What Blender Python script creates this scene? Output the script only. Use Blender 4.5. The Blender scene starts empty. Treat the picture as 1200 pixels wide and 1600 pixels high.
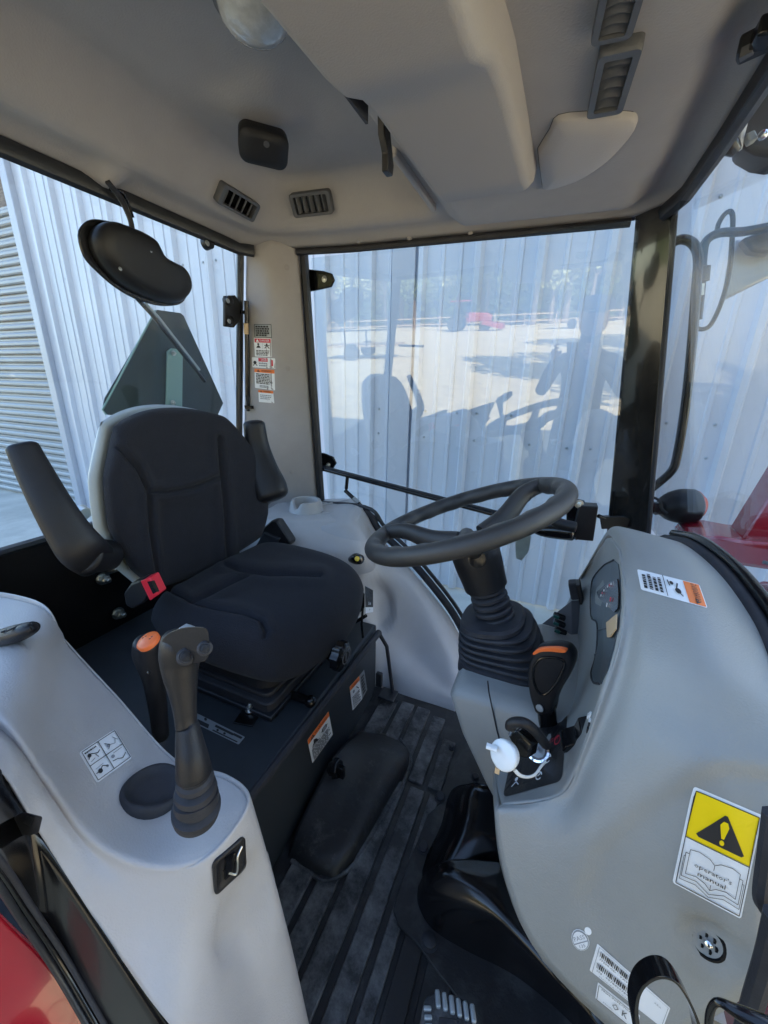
import bpy, bmesh, math, random
import numpy as np
from mathutils import Vector, Matrix
from mathutils.bvhtree import BVHTree
random.seed(7); rng = np.random.default_rng(7)
R = math.radians
S = bpy.context.scene
COL = S.collection
# ---------------------------------------------------------------- camera
CAM = Vector((0, 0, 1.0)); FPX = 614.0
HD, PT, RL = R(23.1), R(18.1), R(1.26)
fw = Vector((-math.sin(HD)*math.cos(PT), math.cos(HD)*math.cos(PT), -math.sin(PT)))
r0 = Vector((math.cos(HD), math.sin(HD), 0)); u0 = r0.cross(fw)
rt = (r0*math.cos(RL) + u0*math.sin(RL)).normalized(); up = rt.cross(fw)
cd = bpy.data.cameras.new('camera'); cam = bpy.data.objects.new('camera', cd); COL.objects.link(cam)
cam.matrix_world = Matrix((( rt.x, up.x, -fw.x, CAM.x), (rt.y, up.y, -fw.y, CAM.y), (rt.z, up.z, -fw.z, CAM.z), (0,0,0,1)))
cd.sensor_fit = 'VERTICAL'; cd.sensor_height = 24; cd.lens = FPX/1600*24; cd.clip_start = 0.01; cd.clip_end = 2000
S.camera = cam
# ---------------------------------------------------------------- light
SUN_EL, SUN_AZ = R(34), Vector((0.62, 0.78))     # sun stands behind the shed, towards the tractor's front
w = bpy.data.worlds.new('World'); S.world = w; w.use_nodes = True
nt = w.node_tree; bg = nt.nodes['Background']; sk = nt.nodes.new('ShaderNodeTexSky')
sk.sky_type = 'NISHITA'; sk.sun_disc = False; sk.sun_elevation = SUN_EL
sk.sun_rotation = math.atan2(SUN_AZ.x, SUN_AZ.y)
nt.links.new(sk.outputs[0], bg.inputs[0]); bg.inputs[1].default_value = 0.15
sl = bpy.data.lights.new('sun', 'SUN'); sl.energy = 5.0; sl.angle = R(0.5); sl.color = (1, .93, .82)
so = bpy.data.objects.new('sun', sl); COL.objects.link(so)
az = SUN_AZ.normalized(); sd = Vector((az.x*math.cos(SUN_EL), az.y*math.cos(SUN_EL), math.sin(SUN_EL)))
so.rotation_euler = sd.to_track_quat('Z', 'Y').to_euler(); so.location = sd*30
S.view_settings.view_transform = 'Standard'; S.view_settings.look = 'None'
S.view_settings.exposure = 2.6; S.view_settings.gamma = 1
S.cycles.max_bounces = 10; S.cycles.diffuse_bounces = 5; S.cycles.glossy_bounces = 4; S.cycles.transparent_max_bounces = 16
S.cycles.sample_clamp_indirect = 6; S.cycles.caustics_reflective = False; S.cycles.caustics_refractive = False

# ---------------------------------------------------------------- survey: measured point on a known plane
def ray(x, y): return fw*FPX + rt*(x-600) + up*(800-y)
def W(x, y, X=None, Y=None, Z=None):
    d = ray(x, y)
    t = (X-CAM.x)/d.x if X is not None else (Y-CAM.y)/d.y if Y is not None else (Z-CAM.z)/d.z
    return CAM + d*t
def pr(p):
    q = p-CAM; k = FPX/q.dot(fw); return (600+q.dot(rt)*k, 800-q.dot(up)*k)
def depth(p): return (p-CAM).dot(fw)

# ---------------------------------------------------------------- materials
MT = {}
def mat(name, col, rough=.5, metal=0., bump=0., bscale=200., var=0., vscale=4., spec=None, coat=0., sheen=0., col2=None, vlo=.4, vhi=.65, stretch=None, detail=8, drough=.65):
    m = bpy.data.materials.new(name); m.use_nodes = True; n = m.node_tree.nodes; L = m.node_tree.links
    b = n['Principled BSDF']; b.inputs['Base Color'].default_value = (*col, 1)
    b.inputs['Roughness'].default_value = rough; b.inputs['Metallic'].default_value = metal
    if spec is not None: b.inputs['Specular IOR Level'].default_value = spec
    if coat: b.inputs['Coat Weight'].default_value = coat; b.inputs['Coat Roughness'].default_value = .05
    if sheen: b.inputs['Sheen Weight'].default_value = sheen; b.inputs['Sheen Roughness'].default_value = .5
    if bump or var or col2:
        tc = n.new('ShaderNodeTexCoord'); src = tc.outputs['Object']
        if stretch:
            mp = n.new('ShaderNodeMapping'); mp.inputs['Scale'].default_value = stretch; L.new(src, mp.inputs[0]); src = mp.outputs[0]
    if bump:
        t = n.new('ShaderNodeTexNoise'); t.inputs['Scale'].default_value = bscale; t.inputs['Detail'].default_value = 3
        L.new(src, t.inputs['Vector'])
        bp = n.new('ShaderNodeBump'); bp.inputs['Strength'].default_value = bump; bp.inputs['Distance'].default_value = .002
        L.new(t.outputs[0], bp.inputs['Height']); L.new(bp.outputs[0], b.inputs['Normal'])
    if var or col2:
        t2 = n.new('ShaderNodeTexNoise'); t2.inputs['Scale'].default_value = vscale; t2.inputs['Detail'].default_value = detail; t2.inputs['Roughness'].default_value = drough
        L.new(src, t2.inputs['Vector'])
        mr = n.new('ShaderNodeMapRange'); mr.inputs['From Min'].default_value = vlo; mr.inputs['From Max'].default_value = vhi
        L.new(t2.outputs[0], mr.inputs[0])
        mx = n.new('ShaderNodeMix'); mx.data_type = 'RGBA'
        mx.inputs[6].default_value = (*[c*(1-var) for c in col], 1)
        mx.inputs[7].default_value = (*(col2 or [min(1, c*(1+var)) for c in col]), 1)
        L.new(mr.outputs[0], mx.inputs[0]); L.new(mx.outputs[2], b.inputs['Base Color'])
        mr2 = n.new('ShaderNodeMapRange'); mr2.inputs['To Min'].default_value = max(.03, rough-.06); mr2.inputs['To Max'].default_value = min(1, rough+.1)
        L.new(t2.outputs[0], mr2.inputs[0]); L.new(mr2.outputs[0], b.inputs['Roughness'])
    MT[name] = m; return m
mat('liner', (.37, .35, .345), .72, bump=.3, bscale=300, var=.05, vscale=5)
mat('socket_black', (.006, .006, .007), .65, spec=.2)
mat('hatch', (.45, .42, .405), .7, bump=.25, bscale=420)
mat('liner_dark', (.36, .335, .325), .75, bump=.25, bscale=420)
mat('grey_plastic', (.43, .42, .42), .40, bump=.28, bscale=420, var=.035, vscale=9)
mat('grey_console', (.275, .283, .275), .40, bump=.28, bscale=420, var=.03, vscale=9)
mat('pillar_gloss', (.018, .017, .016), .14, coat=.7, var=.3, vscale=12)
mat('vent_grey', (.09, .092, .10), .5, bump=.1)
mat('black_plastic', (.013, .013, .015), .42, spec=.38, bump=.25, bscale=700, var=.1, vscale=30)
mat('black_rubber', (.027, .028, .034), .6, spec=.4, bump=.2, bscale=500, var=.2, vscale=25)
mat('wheel_foam', (.034, .033, .033), .42, spec=.5, bump=.35, bscale=900, var=.12, vscale=14)
mat('black_fabric', (.0145, .0155, .0215), .86, bump=.9, bscale=420, sheen=.06, spec=.3, var=.12, vscale=60)
mat('black_gloss', (.006, .006, .007), .16, coat=.12, spec=.4, var=.3, vscale=12, bump=.04, bscale=14)
mat('black_paint', (.016, .018, .022), .38, bump=.15, bscale=500, var=.2, vscale=14)
mat('box_paint', (.030, .036, .043), .45, spec=.35, bump=.2, bscale=800, var=.12, vscale=8)
mat('rear_panel_black', (.007, .006, .006), .3, bump=.05, bscale=12, var=.3, vscale=9)
mat('mat_rubber', (.024, .025, .028), .52, bump=.6, bscale=200, col2=(.24, .24, .24), vscale=16, vlo=.42, vhi=.80, spec=.4, detail=12, drough=.72)
mat('mat_groove', (.012, .012, .014), .55, bump=.3, bscale=260, col2=(.07, .07, .072), vscale=12, vlo=.5, vhi=.78)
mat('tunnel_rubber', (.022, .022, .024), .48, bump=.4, bscale=90, col2=(.20, .195, .19), vscale=10, vlo=.54, vhi=.88, detail=12, drough=.8)
mat('faded_red', (.22, .02, .02), .5)
mat('zinc', (.62, .62, .58), .28, metal=1)
mat('chrome', (.75, .75, .78), .12, metal=1)
mat('shell_grey', (.42, .46, .46), .4, bump=.1)
mat('red_paint', (.36, .007, .022), .22, coat=.8, var=.06, vscale=3)
mat('red_plastic', (.75, .02, .04), .35)
mat('orange', (.9, .17, .035), .4)
mat('white_plastic', (.82, .85, .86), .35)
mat('sticker_white', (.80, .82, .84), .35)
mat('print_black', (.02, .02, .022), .5)
mat('print_grey', (.25, .27, .3), .5)
mat('print_orange', (.85, .20, .04), .4)
mat('print_red', (.62, .03, .06), .4)
mat('print_yellow', (.93, .66, .0), .4)
mat('label_silver', (.33, .36, .38), .3, metal=.3)
mat('manila', (.62, .45, .27), .6)
mat('green_switch', (.02, .12, .09), .3)
mat('gauge_black', (.01, .01, .012), .2)
mat('gauge_window', (.055, .07, .08), .38)
mat('lens_clear', (.55, .56, .56), .16, coat=.8, bump=.25, bscale=120, var=.15, vscale=30)
mat('smv_back', (.028, .042, .04), .3, var=.1)
mat('smv_bracket', (.28, .42, .38), .4, metal=.2)
mat('yellow_dot', (.8, .55, .05), .4)
mat('amber_lens', (.9, .13, .04), .2)
mat('wall_metal', (.54, .57, .63), .36, var=.06, vscale=3.5, stretch=(1, 1, .12), bump=.04, bscale=3, spec=.6)
mat('slat_metal', (.31, .325, .335), .4, var=.05, vscale=5)
mat('slat_gap', (.12, .12, .13), .6)
mat('trim_metal', (.42, .44, .49), .36, var=.03)
mat('concrete', (.52, .51, .46), .85, bump=.6, bscale=60, var=.12, vscale=3)
mat('gravel', (.47, .385, .24), .95, bump=1., bscale=25, var=.3, vscale=5, vlo=.3, vhi=.7)
mat('bark', (.12, .09, .065), .9, bump=.6, bscale=30)
mat('leaf', (.13, .16, .07), .9, spec=.05, var=.3, vscale=3)
mat('wood_green', (.06, .08, .035), .95, spec=.05, var=.3, vscale=.5)
mat('leaf_pale', (.27, .27, .14), .9, spec=.05, var=.3, vscale=3)
mat('tyre', (.02, .02, .02), .85, bump=.4, bscale=50)
mat('wood', (.3, .22, .14), .8, var=.2, vscale=9)
mat('tape', (.55, .52, .44), .7, var=.08, vscale=30)
mat('dark_header', (.19, .15, .12), .8, var=.35, vscale=9, stretch=(1, 1, 8))
mat('shirt_dark', (.03, .035, .05), .9); mat('skin', (.45, .27, .19), .55); mat('jeans', (.05, .07, .12), .9)
def glass(name, tint, k=1.0, ior=1.5):
    m = bpy.data.materials.new(name); m.use_nodes = True; n = m.node_tree.nodes; L = m.node_tree.links
    for x in list(n): n.remove(x)
    o = n.new('ShaderNodeOutputMaterial'); tr = n.new('ShaderNodeBsdfTransparent'); gl = n.new('ShaderNodeBsdfGlossy')
    tr.inputs[0].default_value = (*tint, 1); gl.inputs['Roughness'].default_value = 0.0
    lw = n.new('ShaderNodeLayerWeight'); lw.inputs[0].default_value = .5
    pw = n.new('ShaderNodeMath'); pw.operation = 'POWER'; pw.inputs[1].default_value = 5; L.new(lw.outputs['Facing'], pw.inputs[0])
    fr = n.new('ShaderNodeMath'); fr.operation = 'MULTIPLY_ADD'; fr.inputs[1].default_value = .95; fr.inputs[2].default_value = .075; L.new(pw.outputs[0], fr.inputs[0])
    mu = n.new('ShaderNodeMath'); mu.operation = 'MULTIPLY'; mu.inputs[1].default_value = k; mu.use_clamp = True
    mx = n.new('ShaderNodeMixShader'); L.new(fr.outputs[0], mu.inputs[0]); L.new(mu.outputs[0], mx.inputs[0])
    L.new(tr.outputs[0], mx.inputs[1]); L.new(gl.outputs[0], mx.inputs[2]); L.new(mx.outputs[0], o.inputs[0])
    MT[name] = m; return m
glass('glass', (.93, .98, .995), 1.25)
glass('glass_front', (.95, .985, 1.0), .7)
glass('glass_rear', (.95, .98, .985), .5)
glass('cover_glass', (.85, .9, .9), 1.0)

# ---------------------------------------------------------------- builders
def finish(name, me, mats, parent=None, bevel=0, sub=0, solid=0, smooth=True, label=None, angle=40, seg=2):
    o = bpy.data.objects.new(name, me); COL.objects.link(o)
    for m in (mats if isinstance(mats, (list, tuple)) else [mats]): me.materials.append(MT[m])
    if parent is not None:
        o.parent = parent; o.matrix_parent_inverse = parent.matrix_world.inverted()
    if smooth:
        me.polygons.foreach_set('use_smooth', [True]*len(me.polygons))
    if solid:
        s = o.modifiers.new('thickness', 'SOLIDIFY'); s.thickness = solid; s.offset = 0
    if bevel:
        b = o.modifiers.new('bevel', 'BEVEL'); b.width = bevel; b.segments = seg; b.limit_method = 'ANGLE'; b.angle_limit = R(35)
    if sub:
        s = o.modifiers.new('subsurf', 'SUBSURF'); s.levels = sub; s.render_levels = sub
    elif smooth and angle < 180:
        try: me.set_sharp_from_angle(angle=R(angle))
        except Exception: pass
    if label: o['label'] = label
    return o
def thing(name, label, cat, loc=(0, 0, 0), group=None):
    o = bpy.data.objects.new(name, None); COL.objects.link(o); o.empty_display_size = .05
    o.location = loc; o.matrix_world = Matrix.Translation(loc)
    o['label'] = label; o['category'] = cat
    if group: o['group'] = group
    return o
class MB:
    def __init__(s): s.v = []; s.f = []; s.m = []
    def add(s, vs, fs, mi=0):
        k = len(s.v); s.v += [tuple(p) for p in vs]; s.f += [tuple(i+k for i in f) for f in fs]; s.m += [mi]*len(fs); return s
    def box(s, c, sz, ex=None, ey=None, ez=None, mi=0):
        c = Vector(c); ex = Vector(ex or (1, 0, 0)); ey = Vector(ey or (0, 1, 0)); ez = Vector(ez) if ez else ex.cross(ey)
        vs = [c+ex*(a*sz[0]/2)+ey*(b*sz[1]/2)+ez*(d*sz[2]/2) for a in (-1, 1) for b in (-1, 1) for d in (-1, 1)]
        return s.add(vs, [(0,1,3,2), (4,6,7,5), (0,4,5,1), (2,3,7,6), (0,2,6,4), (1,5,7,3)], mi)
    def loft(s, rings, cap=True, mi=0, closed=False):
        n = len(rings[0]); vs = [p for r in rings for p in r]; fs = []
        m = len(rings)
        for i in range(m if closed else m-1):
            for j in range(n):
                a, b = i*n+j, i*n+(j+1) % n; c, d = ((i+1) % m)*n+(j+1) % n, ((i+1) % m)*n+j
                fs.append((a, b, c, d))
        if cap and not closed: fs += [tuple(range(n-1, -1, -1)), tuple((m-1)*n+j for j in range(n))]
        return s.add(vs, fs, mi)
    def tube(s, pts, r, n=10, cap=True, closed=False, flat=None, mi=0, upv=None):
        pts = [Vector(p) for p in pts]; rings = []; N = len(pts); prev = None
        rr = r if isinstance(r, (list, tuple)) else [r]*N
        for i, p in enumerate(pts):
            if closed: t = (pts[(i+1) % N]-pts[i-1]).normalized()
            else: t = (pts[min(i+1, N-1)]-pts[max(i-1, 0)]).normalized()
            if prev is None:
                a = Vector(upv) if upv is not None else (Vector((0, 0, 1)) if abs(t.z) < .9 else Vector((0, 1, 0)))
            else: a = prev
            e2 = (a-t*a.dot(t)).normalized(); e1 = e2.cross(t); prev = e2
            fl = flat or 1.0
            rings.append([p+e1*(math.cos(2*math.pi*k/n)*rr[i]*fl)+e2*(math.sin(2*math.pi*k/n)*rr[i]) for k in range(n)])
        return s.loft(rings, cap, mi, closed)
    def cyl(s, a, b, r, n=20, r2=None, mi=0):
        return s.tube([a, b], [r, r if r2 is None else r2], n, mi=mi)
    def lathe(s, o, ax, prof, n=28, mi=0, cap=True, sq=None):
        ax = Vector(ax).normalized(); a = Vector((0, 1, 0)) if abs(ax.y) < .9 else Vector((1, 0, 0))
        e1 = (a-ax*a.dot(ax)).normalized(); e2 = ax.cross(e1); o = Vector(o); rings = []
        for (h, r) in prof:
            rg = []
            for k in range(n):
                th = 2*math.pi*k/n; c, q = math.cos(th), math.sin(th); f = 1
                if sq: f = 1/((abs(c)**sq+abs(q)**sq)**(1/sq))
                rg.append(o+ax*h+(e1*c+e2*q)*(r*f))
            rings.append(rg)
        return s.loft(rings, cap, mi)
    def prism(s, pts, vec, mi=0):
        n = len(pts); pts = [Vector(p) for p in pts]; vec = Vector(vec)
        vs = pts+[p+vec for p in pts]
        return s.add(vs, [tuple(range(n)), tuple(range(2*n-1, n-1, -1))]+[(i, i+n, (i+1) % n+n, (i+1) % n) for i in range(n)], mi)
    def sph(s, c, r, n=12, m=8, sc=(1, 1, 1), mi=0):
        c = Vector(c); rings = []
        for i in range(1, m):
            ph = math.pi*i/m
            rings.append([c+Vector((math.sin(ph)*math.cos(2*math.pi*k/n)*r*sc[0], math.sin(ph)*math.sin(2*math.pi*k/n)*r*sc[1], math.cos(ph)*r*sc[2])) for k in range(n)])
        return s.loft(rings, True, mi)
    def mesh(s, name):
        me = bpy.data.meshes.new(name); me.from_pydata(s.v, [], s.f)
        if any(s.m): me.polygons.foreach_set('material_index', s.m)
        bm = bmesh.new(); bm.from_mesh(me); bmesh.ops.recalc_face_normals(bm, faces=bm.faces); bm.to_mesh(me); bm.free()
        return me
    def build(s, name, mats, parent=None, **k): return finish(name, s.mesh(name), mats, parent, **k)
def cat(P, t):          # Catmull-Rom through rows of an array (first axis)
    P = np.asarray(P, float); n = len(P); out = []
    for x in t:
        i = min(int(x), n-2); f = x-i
        p1, p2 = P[i], P[i+1]; p0 = P[i-1] if i > 0 else 2*p1-p2; p3 = P[i+2] if i+2 < n else 2*p2-p1
        out.append(.5*((2*p1)+(-p0+p2)*f+(2*p0-5*p1+4*p2-p3)*f*f+(-p0+3*p1-3*p2+p3)*f**3))
    return np.array(out)
def curve(pts, n=8, closed=False):
    pts = [tuple(p) for p in pts]
    if closed:
        q = pts[-2:]+pts+pts[:3]; r_ = cat(q, np.linspace(2, 2+len(pts), n*len(pts)+1)[:-1])
    else: r_ = cat(pts, np.linspace(0, len(pts)-1, n*(len(pts)-1)+1))
    return [Vector(p) for p in r_]
BV = {}
def patch(name, grid, mats, parent, k=8, disp=None, solid=.004, close=False, **kw):
    G = np.array([[tuple(p) for p in row] for row in grid], float)
    a = cat(G, np.linspace(0, G.shape[0]-1, k*(G.shape[0]-1)+1)); a = np.swapaxes(a, 0, 1)
    a = cat(a, np.linspace(0, G.shape[1]-1, k*(G.shape[1]-1)+1)); a = np.swapaxes(a, 0, 1)
    if disp:
        du = np.gradient(a, axis=0); dv = np.gradient(a, axis=1); nr = np.cross(du, dv); nr /= np.linalg.norm(nr, axis=2, keepdims=True)+1e-9
        for i in range(a.shape[0]):
            for j in range(a.shape[1]):
                p = Vector(a[i, j]); nn = Vector(nr[i, j])
                if nn.dot(CAM-p) < 0: nn = -nn
                a[i, j] = p+nn*disp(p)
    nu, nv = a.shape[:2]
    vs = a.reshape(-1, 3).tolist(); fs = [(i*nv+j, i*nv+j+1, (i+1)*nv+j+1, (i+1)*nv+j) for i in range(nu-1) for j in range(nv-1)]
    BV[name] = BVHTree.FromPolygons([Vector(v) for v in vs], fs)
    mb = MB(); mb.add(vs, fs); o = mb.build(name.split('|')[0], mats, parent, solid=solid, angle=180, **kw)
    bm = bmesh.new(); bm.from_mesh(o.data); bmesh.ops.remove_doubles(bm, verts=bm.verts, dist=.00015); bmesh.ops.recalc_face_normals(bm, faces=bm.faces); bm.to_mesh(o.data); bm.free()
    return o
def hit(bv, x, y, off=0.0):
    d = ray(x, y).normalized(); loc, n, i, dist = bv.ray_cast(CAM, d)
    if loc is None: return None
    if n.dot(d) > 0: n = -n
    return loc+n*off, n
def frame4(P):     # TL TR BR BL -> centre, ex, ey(up), n, w, h
    TL, TR, BR, BL = P; c = (TL+TR+BR+BL)/4; ex = ((TR+BR)-(TL+BL)); w_ = ex.length/2; ex.normalize()
    ey = ((TL+TR)-(BL+BR)); h_ = ey.length/2; ey = (ey-ex*ey.dot(ex)).normalized(); n = ex.cross(ey)
    if n.dot(CAM-c) < 0: n = -n
    return c, ex, ey, n, w_, h_
def rrect(w_, h_, r_, n=4):
    pts = []
    for cx, cy, a0 in ((w_/2-r_, h_/2-r_, 0), (-w_/2+r_, h_/2-r_, 90), (-w_/2+r_, -h_/2+r_, 180), (w_/2-r_, -h_/2+r_, 270)):
        for i in range(n+1):
            a = R(a0+90*i/n); pts.append((cx+r_*math.cos(a), cy+r_*math.sin(a)))
    return pts
TXT = {}
def textmesh(s):
    if s in TXT: return TXT[s]
    c = bpy.data.curves.new('t', 'FONT'); c.body = s; c.resolution_u = 1; c.align_x = 'CENTER'; c.align_y = 'CENTER'; c.size = 1
    o = bpy.data.objects.new('t', c); COL.objects.link(o); bpy.context.view_layer.update()
    me = bpy.data.meshes.new_from_object(o.evaluated_get(bpy.context.evaluated_depsgraph_get()))
    vs = [(v.co.x, v.co.y) for v in me.vertices]; fs = [tuple(p.vertices) for p in me.polygons]
    bpy.data.objects.remove(o); bpy.data.meshes.remove(me); bpy.data.curves.remove(c)
    TXT[s] = (vs, fs); return TXT[s]
def decal(name, parent, P, els, base='sticker_white', bv=None, asp=1.0, lift=.0021, rad=.05, label=None):
    """P: TL,TR,BR,BL either pixels (with bv) or points. Element coordinates: x 0..1, y 0..asp from the bottom left."""
    names = [base]
    def mi(m):
        if m not in names: names.append(m)
        return names.index(m)
    mb = MB()
    def mp(x, y, lv):
        u, v = x, y/asp
        if bv:
            q = [(1-u)*(1-v), u*(1-v), u*v, (1-u)*v]; C4 = (P[3], P[2], P[1], P[0])
            px = sum(a*c[0] for a, c in zip(q, C4)); py = sum(a*c[1] for a, c in zip(q, C4))
            h_ = hit(bv, px, py)
            if h_ is None: h_ = hit(bv, *(sum(c[i] for c in C4)/4 for i in (0, 1)))
            return h_[0]+h_[1]*(lift+lv*.00045)
        p = P[3]*(1-u)*(1-v)+P[2]*u*(1-v)+P[1]*u*v+P[0]*(1-u)*v
        return p+nrm*(lift+lv*.00045)
    if not bv: nrm = frame4(P)[3]
    def fill(poly, m, lv):
        poly = list(poly); n = len(poly); cx = sum(p[0] for p in poly)/n; cy = sum(p[1] for p in poly)/n
        K = 4 if lv == 0 else (3 if (max(p[0] for p in poly)-min(p[0] for p in poly)) > .4 else 1)
        vs = [mp(cx, cy, lv)]; fs = []
        for k in range(1, K+1):
            f = k/K; vs += [mp(cx+(x-cx)*f, cy+(y-cy)*f, lv) for x, y in poly]
        for i in range(n):
            j = (i+1) % n; fs.append((0, 1+i, 1+j))
            for k in range(1, K): fs.append((1+(k-1)*n+i, 1+k*n+i, 1+k*n+j, 1+(k-1)*n+j))
        mb.add(vs, fs, mi(m))
    def dens(poly, st=.12):
        out = []
        for i, a in enumerate(poly):
            b = poly[(i+1) % len(poly)]; L_ = max(1, int(math.hypot(b[0]-a[0], b[1]-a[1])/st))
            out += [(a[0]+(b[0]-a[0])*k/L_, a[1]+(b[1]-a[1])*k/L_) for k in range(L_)]
        return out
    fill(dens([(x+.5, y+asp/2) for x, y in rrect(1, asp, rad)]), base, 0)
    for e in els:
        t = e[0]
        if t == 'rect': _, x0, y0, x1, y1, m = e[:6]; fill(dens([(x0, y0), (x1, y0), (x1, y1), (x0, y1)]), m, e[6] if len(e) > 6 else 1)
        elif t == 'poly': fill(dens(e[1]), e[2], e[3] if len(e) > 3 else 2)
        elif t == 'disc':
            _, cx, cy, r_, m = e[:5]; fill([(cx+r_*math.cos(a*math.pi/8), cy+r_*math.sin(a*math.pi/8)) for a in range(16)], m, e[5] if len(e) > 5 else 3)
        elif t == 'line':
            _, pts, wd, m = e[:4]; lv = e[4] if len(e) > 4 else 3
            for a, b in zip(pts[:-1], pts[1:]):
                dx, dy = b[0]-a[0], b[1]-a[1]; L_ = math.hypot(dx, dy) or 1; nx, ny = -dy/L_*wd/2, dx/L_*wd/2
                q = dens([(a[0]+nx, a[1]+ny), (a[0]-nx, a[1]-ny), (b[0]-nx, b[1]-ny), (b[0]+nx, b[1]+ny)], .1); fill(q, m, lv)
        elif t == 'frame':
            _, x0, y0, x1, y1, wd, m = e
            els2 = [((x0, y0), (x1, y0)), ((x1, y0), (x1, y1)), ((x1, y1), (x0, y1)), ((x0, y1), (x0, y0))]
            for a, b in els2:
                dx, dy = b[0]-a[0], b[1]-a[1]; L_ = math.hypot(dx, dy); nx, ny = -dy/L_*wd/2, dx/L_*wd/2
                fill(dens([(a[0]+nx, a[1]+ny), (a[0]-nx, a[1]-ny), (b[0]-nx, b[1]-ny), (b[0]+nx, b[1]+ny)], .1), m, 3)
        elif t == 'text':
            _, s, cx, cy, h_, m = e[:6]; wmax = e[6] if len(e) > 6 else None
            vs, fs = textmesh(s)
            if not vs: continue
            sx = h_*1.35
            if wmax: sx = wmax/(max(v[0] for v in vs)-min(v[0] for v in vs))
            mb.add([mp(cx+x*sx, cy+y*h_*1.35, 3) for x, y in vs], fs, mi(m))
    o = mb.build(name, names, parent, smooth=False, label=label); return o
def lines(x0, x1, y0, y1, n, m='print_black', wd=.5, ragged=.25):
    """printed small text lines"""
    out = []
    r_ = random.Random(int(x0*1000+y0*77+n))
    for i in range(n):
        y = y1-(i+.5)*(y1-y0)/n; h_ = (y1-y0)/n*wd*.5; x = x0
        end = x1-(x1-x0)*ragged*r_.random()
        while x < end:
            L_ = (x1-x0)*(.06+.13*r_.random()); out.append(('rect', x, y-h_, min(x+L_, end), y+h_, m, 3)); x += L_+(x1-x0)*.03
    return out
def warn_tri(cx, cy, s, m='print_black', m2='print_orange'):
    return [('poly', [(cx-s*.55, cy-s*.45), (cx+s*.55, cy-s*.45), (cx, cy+s*.5)], m, 3), ('line', [(cx, cy+s*.22), (cx, cy-s*.1)], s*.12, m2, 4), ('disc', cx, cy-s*.28, s*.07, m2, 4)]
def bolt(name, p, ax, r_, parent, m='zinc', h_=None, hexr=None):
    ax = Vector(ax).normalized(); mb = MB(); h_ = h_ or r_*1.1
    mb.lathe(p, ax, [(0, r_*1.5), (r_*.25, r_*1.5), (r_*.3, r_*.7)], 16)
    mb.lathe(p, ax, [(r_*.25, r_), (h_, r_), (h_+r_*.1, r_*.8)], 6)
    mb.lathe(p, ax, [(h_, r_*.5), (h_+r_*.9, r_*.5), (h_+r_, r_*.4)], 10)
    return mb.build(name, m, parent, angle=30)
def pxloft(name, secs, mats, parent, n=20, ry=1.0, k=5, sq=None, ax=None, cap=True, tilt=None, **kw):
    """secs: (px, py, r_px, Y[, ratio]) ; sections perpendicular to path"""
    P = []; 
    for s_ in secs:
        p = W(s_[0], s_[1], Y=s_[3]); r_ = s_[2]*depth(p)/FPX
        P.append((*p, r_, s_[4] if len(s_) > 4 else ry))
    for i in range(len(P)):       # true radius: how far apart the survey sees two points of this section
        p = Vector(P[i][:3]); t = (Vector(P[min(i+1, len(P)-1)][:3])-Vector(P[max(i-1, 0)][:3])).normalized(); v = (p-CAM).normalized(); e1 = t.cross(v).normalized()
        a, b = pr(p), pr(p+e1*.002); f = math.hypot(b[0]-a[0], b[1]-a[1])/.002
        P[i] = (*P[i][:3], secs[i][2]/f, P[i][4])
    Q = cat(P, np.linspace(0, len(P)-1, k*(len(P)-1)+1)); rings = []
    for i, q in enumerate(Q):
        p = Vector(q[:3]); a = Vector(Q[max(i-1, 0)][:3]); b = Vector(Q[min(i+1, len(Q)-1)][:3]); t = (b-a).normalized()
        v = (p-CAM).normalized(); e1 = t.cross(v).normalized(); e2 = e1.cross(t); rg = []
        if tilt:
            e1, e2 = e1*math.cos(tilt)+e2*math.sin(tilt), e2*math.cos(tilt)-e1*math.sin(tilt)
        for j in range(n):
            th = 2*math.pi*j/n; c, s_ = math.cos(th), math.sin(th); f = 1
            if sq: f = 1/((abs(c)**sq+abs(s_)**sq)**(1/sq))
            rg.append(p+e1*(c*q[3]*f)+e2*(s_*q[3]*q[4]*f))
        rings.append(rg)
    # rounded ends
    def endcap(rg, d, r_):
        c = sum(rg, Vector())/len(rg); return [[c+(p-c)*f+d*(r_*g) for p in rg] for f, g in ((.93, .12), (.75, .25), (.4, .33))]
    if cap:
        d0 = (Vector(Q[0][:3])-Vector(Q[1][:3])).normalized(); d1 = (Vector(Q[-1][:3])-Vector(Q[-2][:3])).normalized()
        rings = endcap(rings[0], d0, Q[0][3])[::-1]+rings+endcap(rings[-1], d1, Q[-1][3])
    return MB().loft(rings).build(name, mats, parent, angle=kw.pop('angle', 60), **kw)
def pxslab(name, outline, mats, parent, vec, smoothn=0, bevel=.003, seg=3, **pl):
    pts = [W(x, y, **pl) for x, y in outline]
    if smoothn: pts = curve(pts, smoothn, True)
    return MB().prism(pts, vec).build(name, mats, parent, bevel=bevel, seg=seg, angle=35)
def ss(a, b, x): t = min(1, max(0, (x-a)/(b-a))); return t*t*(3-2*t)
def segd(p, a, b):
    ax, ay = a; bx, by = b; dx, dy = bx-ax, by-ay; t = max(0, min(1, ((p[0]-ax)*dx+(p[1]-ay)*dy)/(dx*dx+dy*dy+1e-12)))
    return math.hypot(p[0]-ax-dx*t, p[1]-ay-dy*t)
def pld(p, pl): return min(segd(p, a, b) for a, b in zip(pl[:-1], pl[1:]))
def inpoly(p, poly):
    c = False; n = len(poly); j = n-1
    for i in range(n):
        if (poly[i][1] > p[1]) != (poly[j][1] > p[1]) and p[0] < (poly[j][0]-poly[i][0])*(p[1]-poly[i][1])/(poly[j][1]-poly[i][1])+poly[i][0]: c = not c
        j = i
    return c
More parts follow.
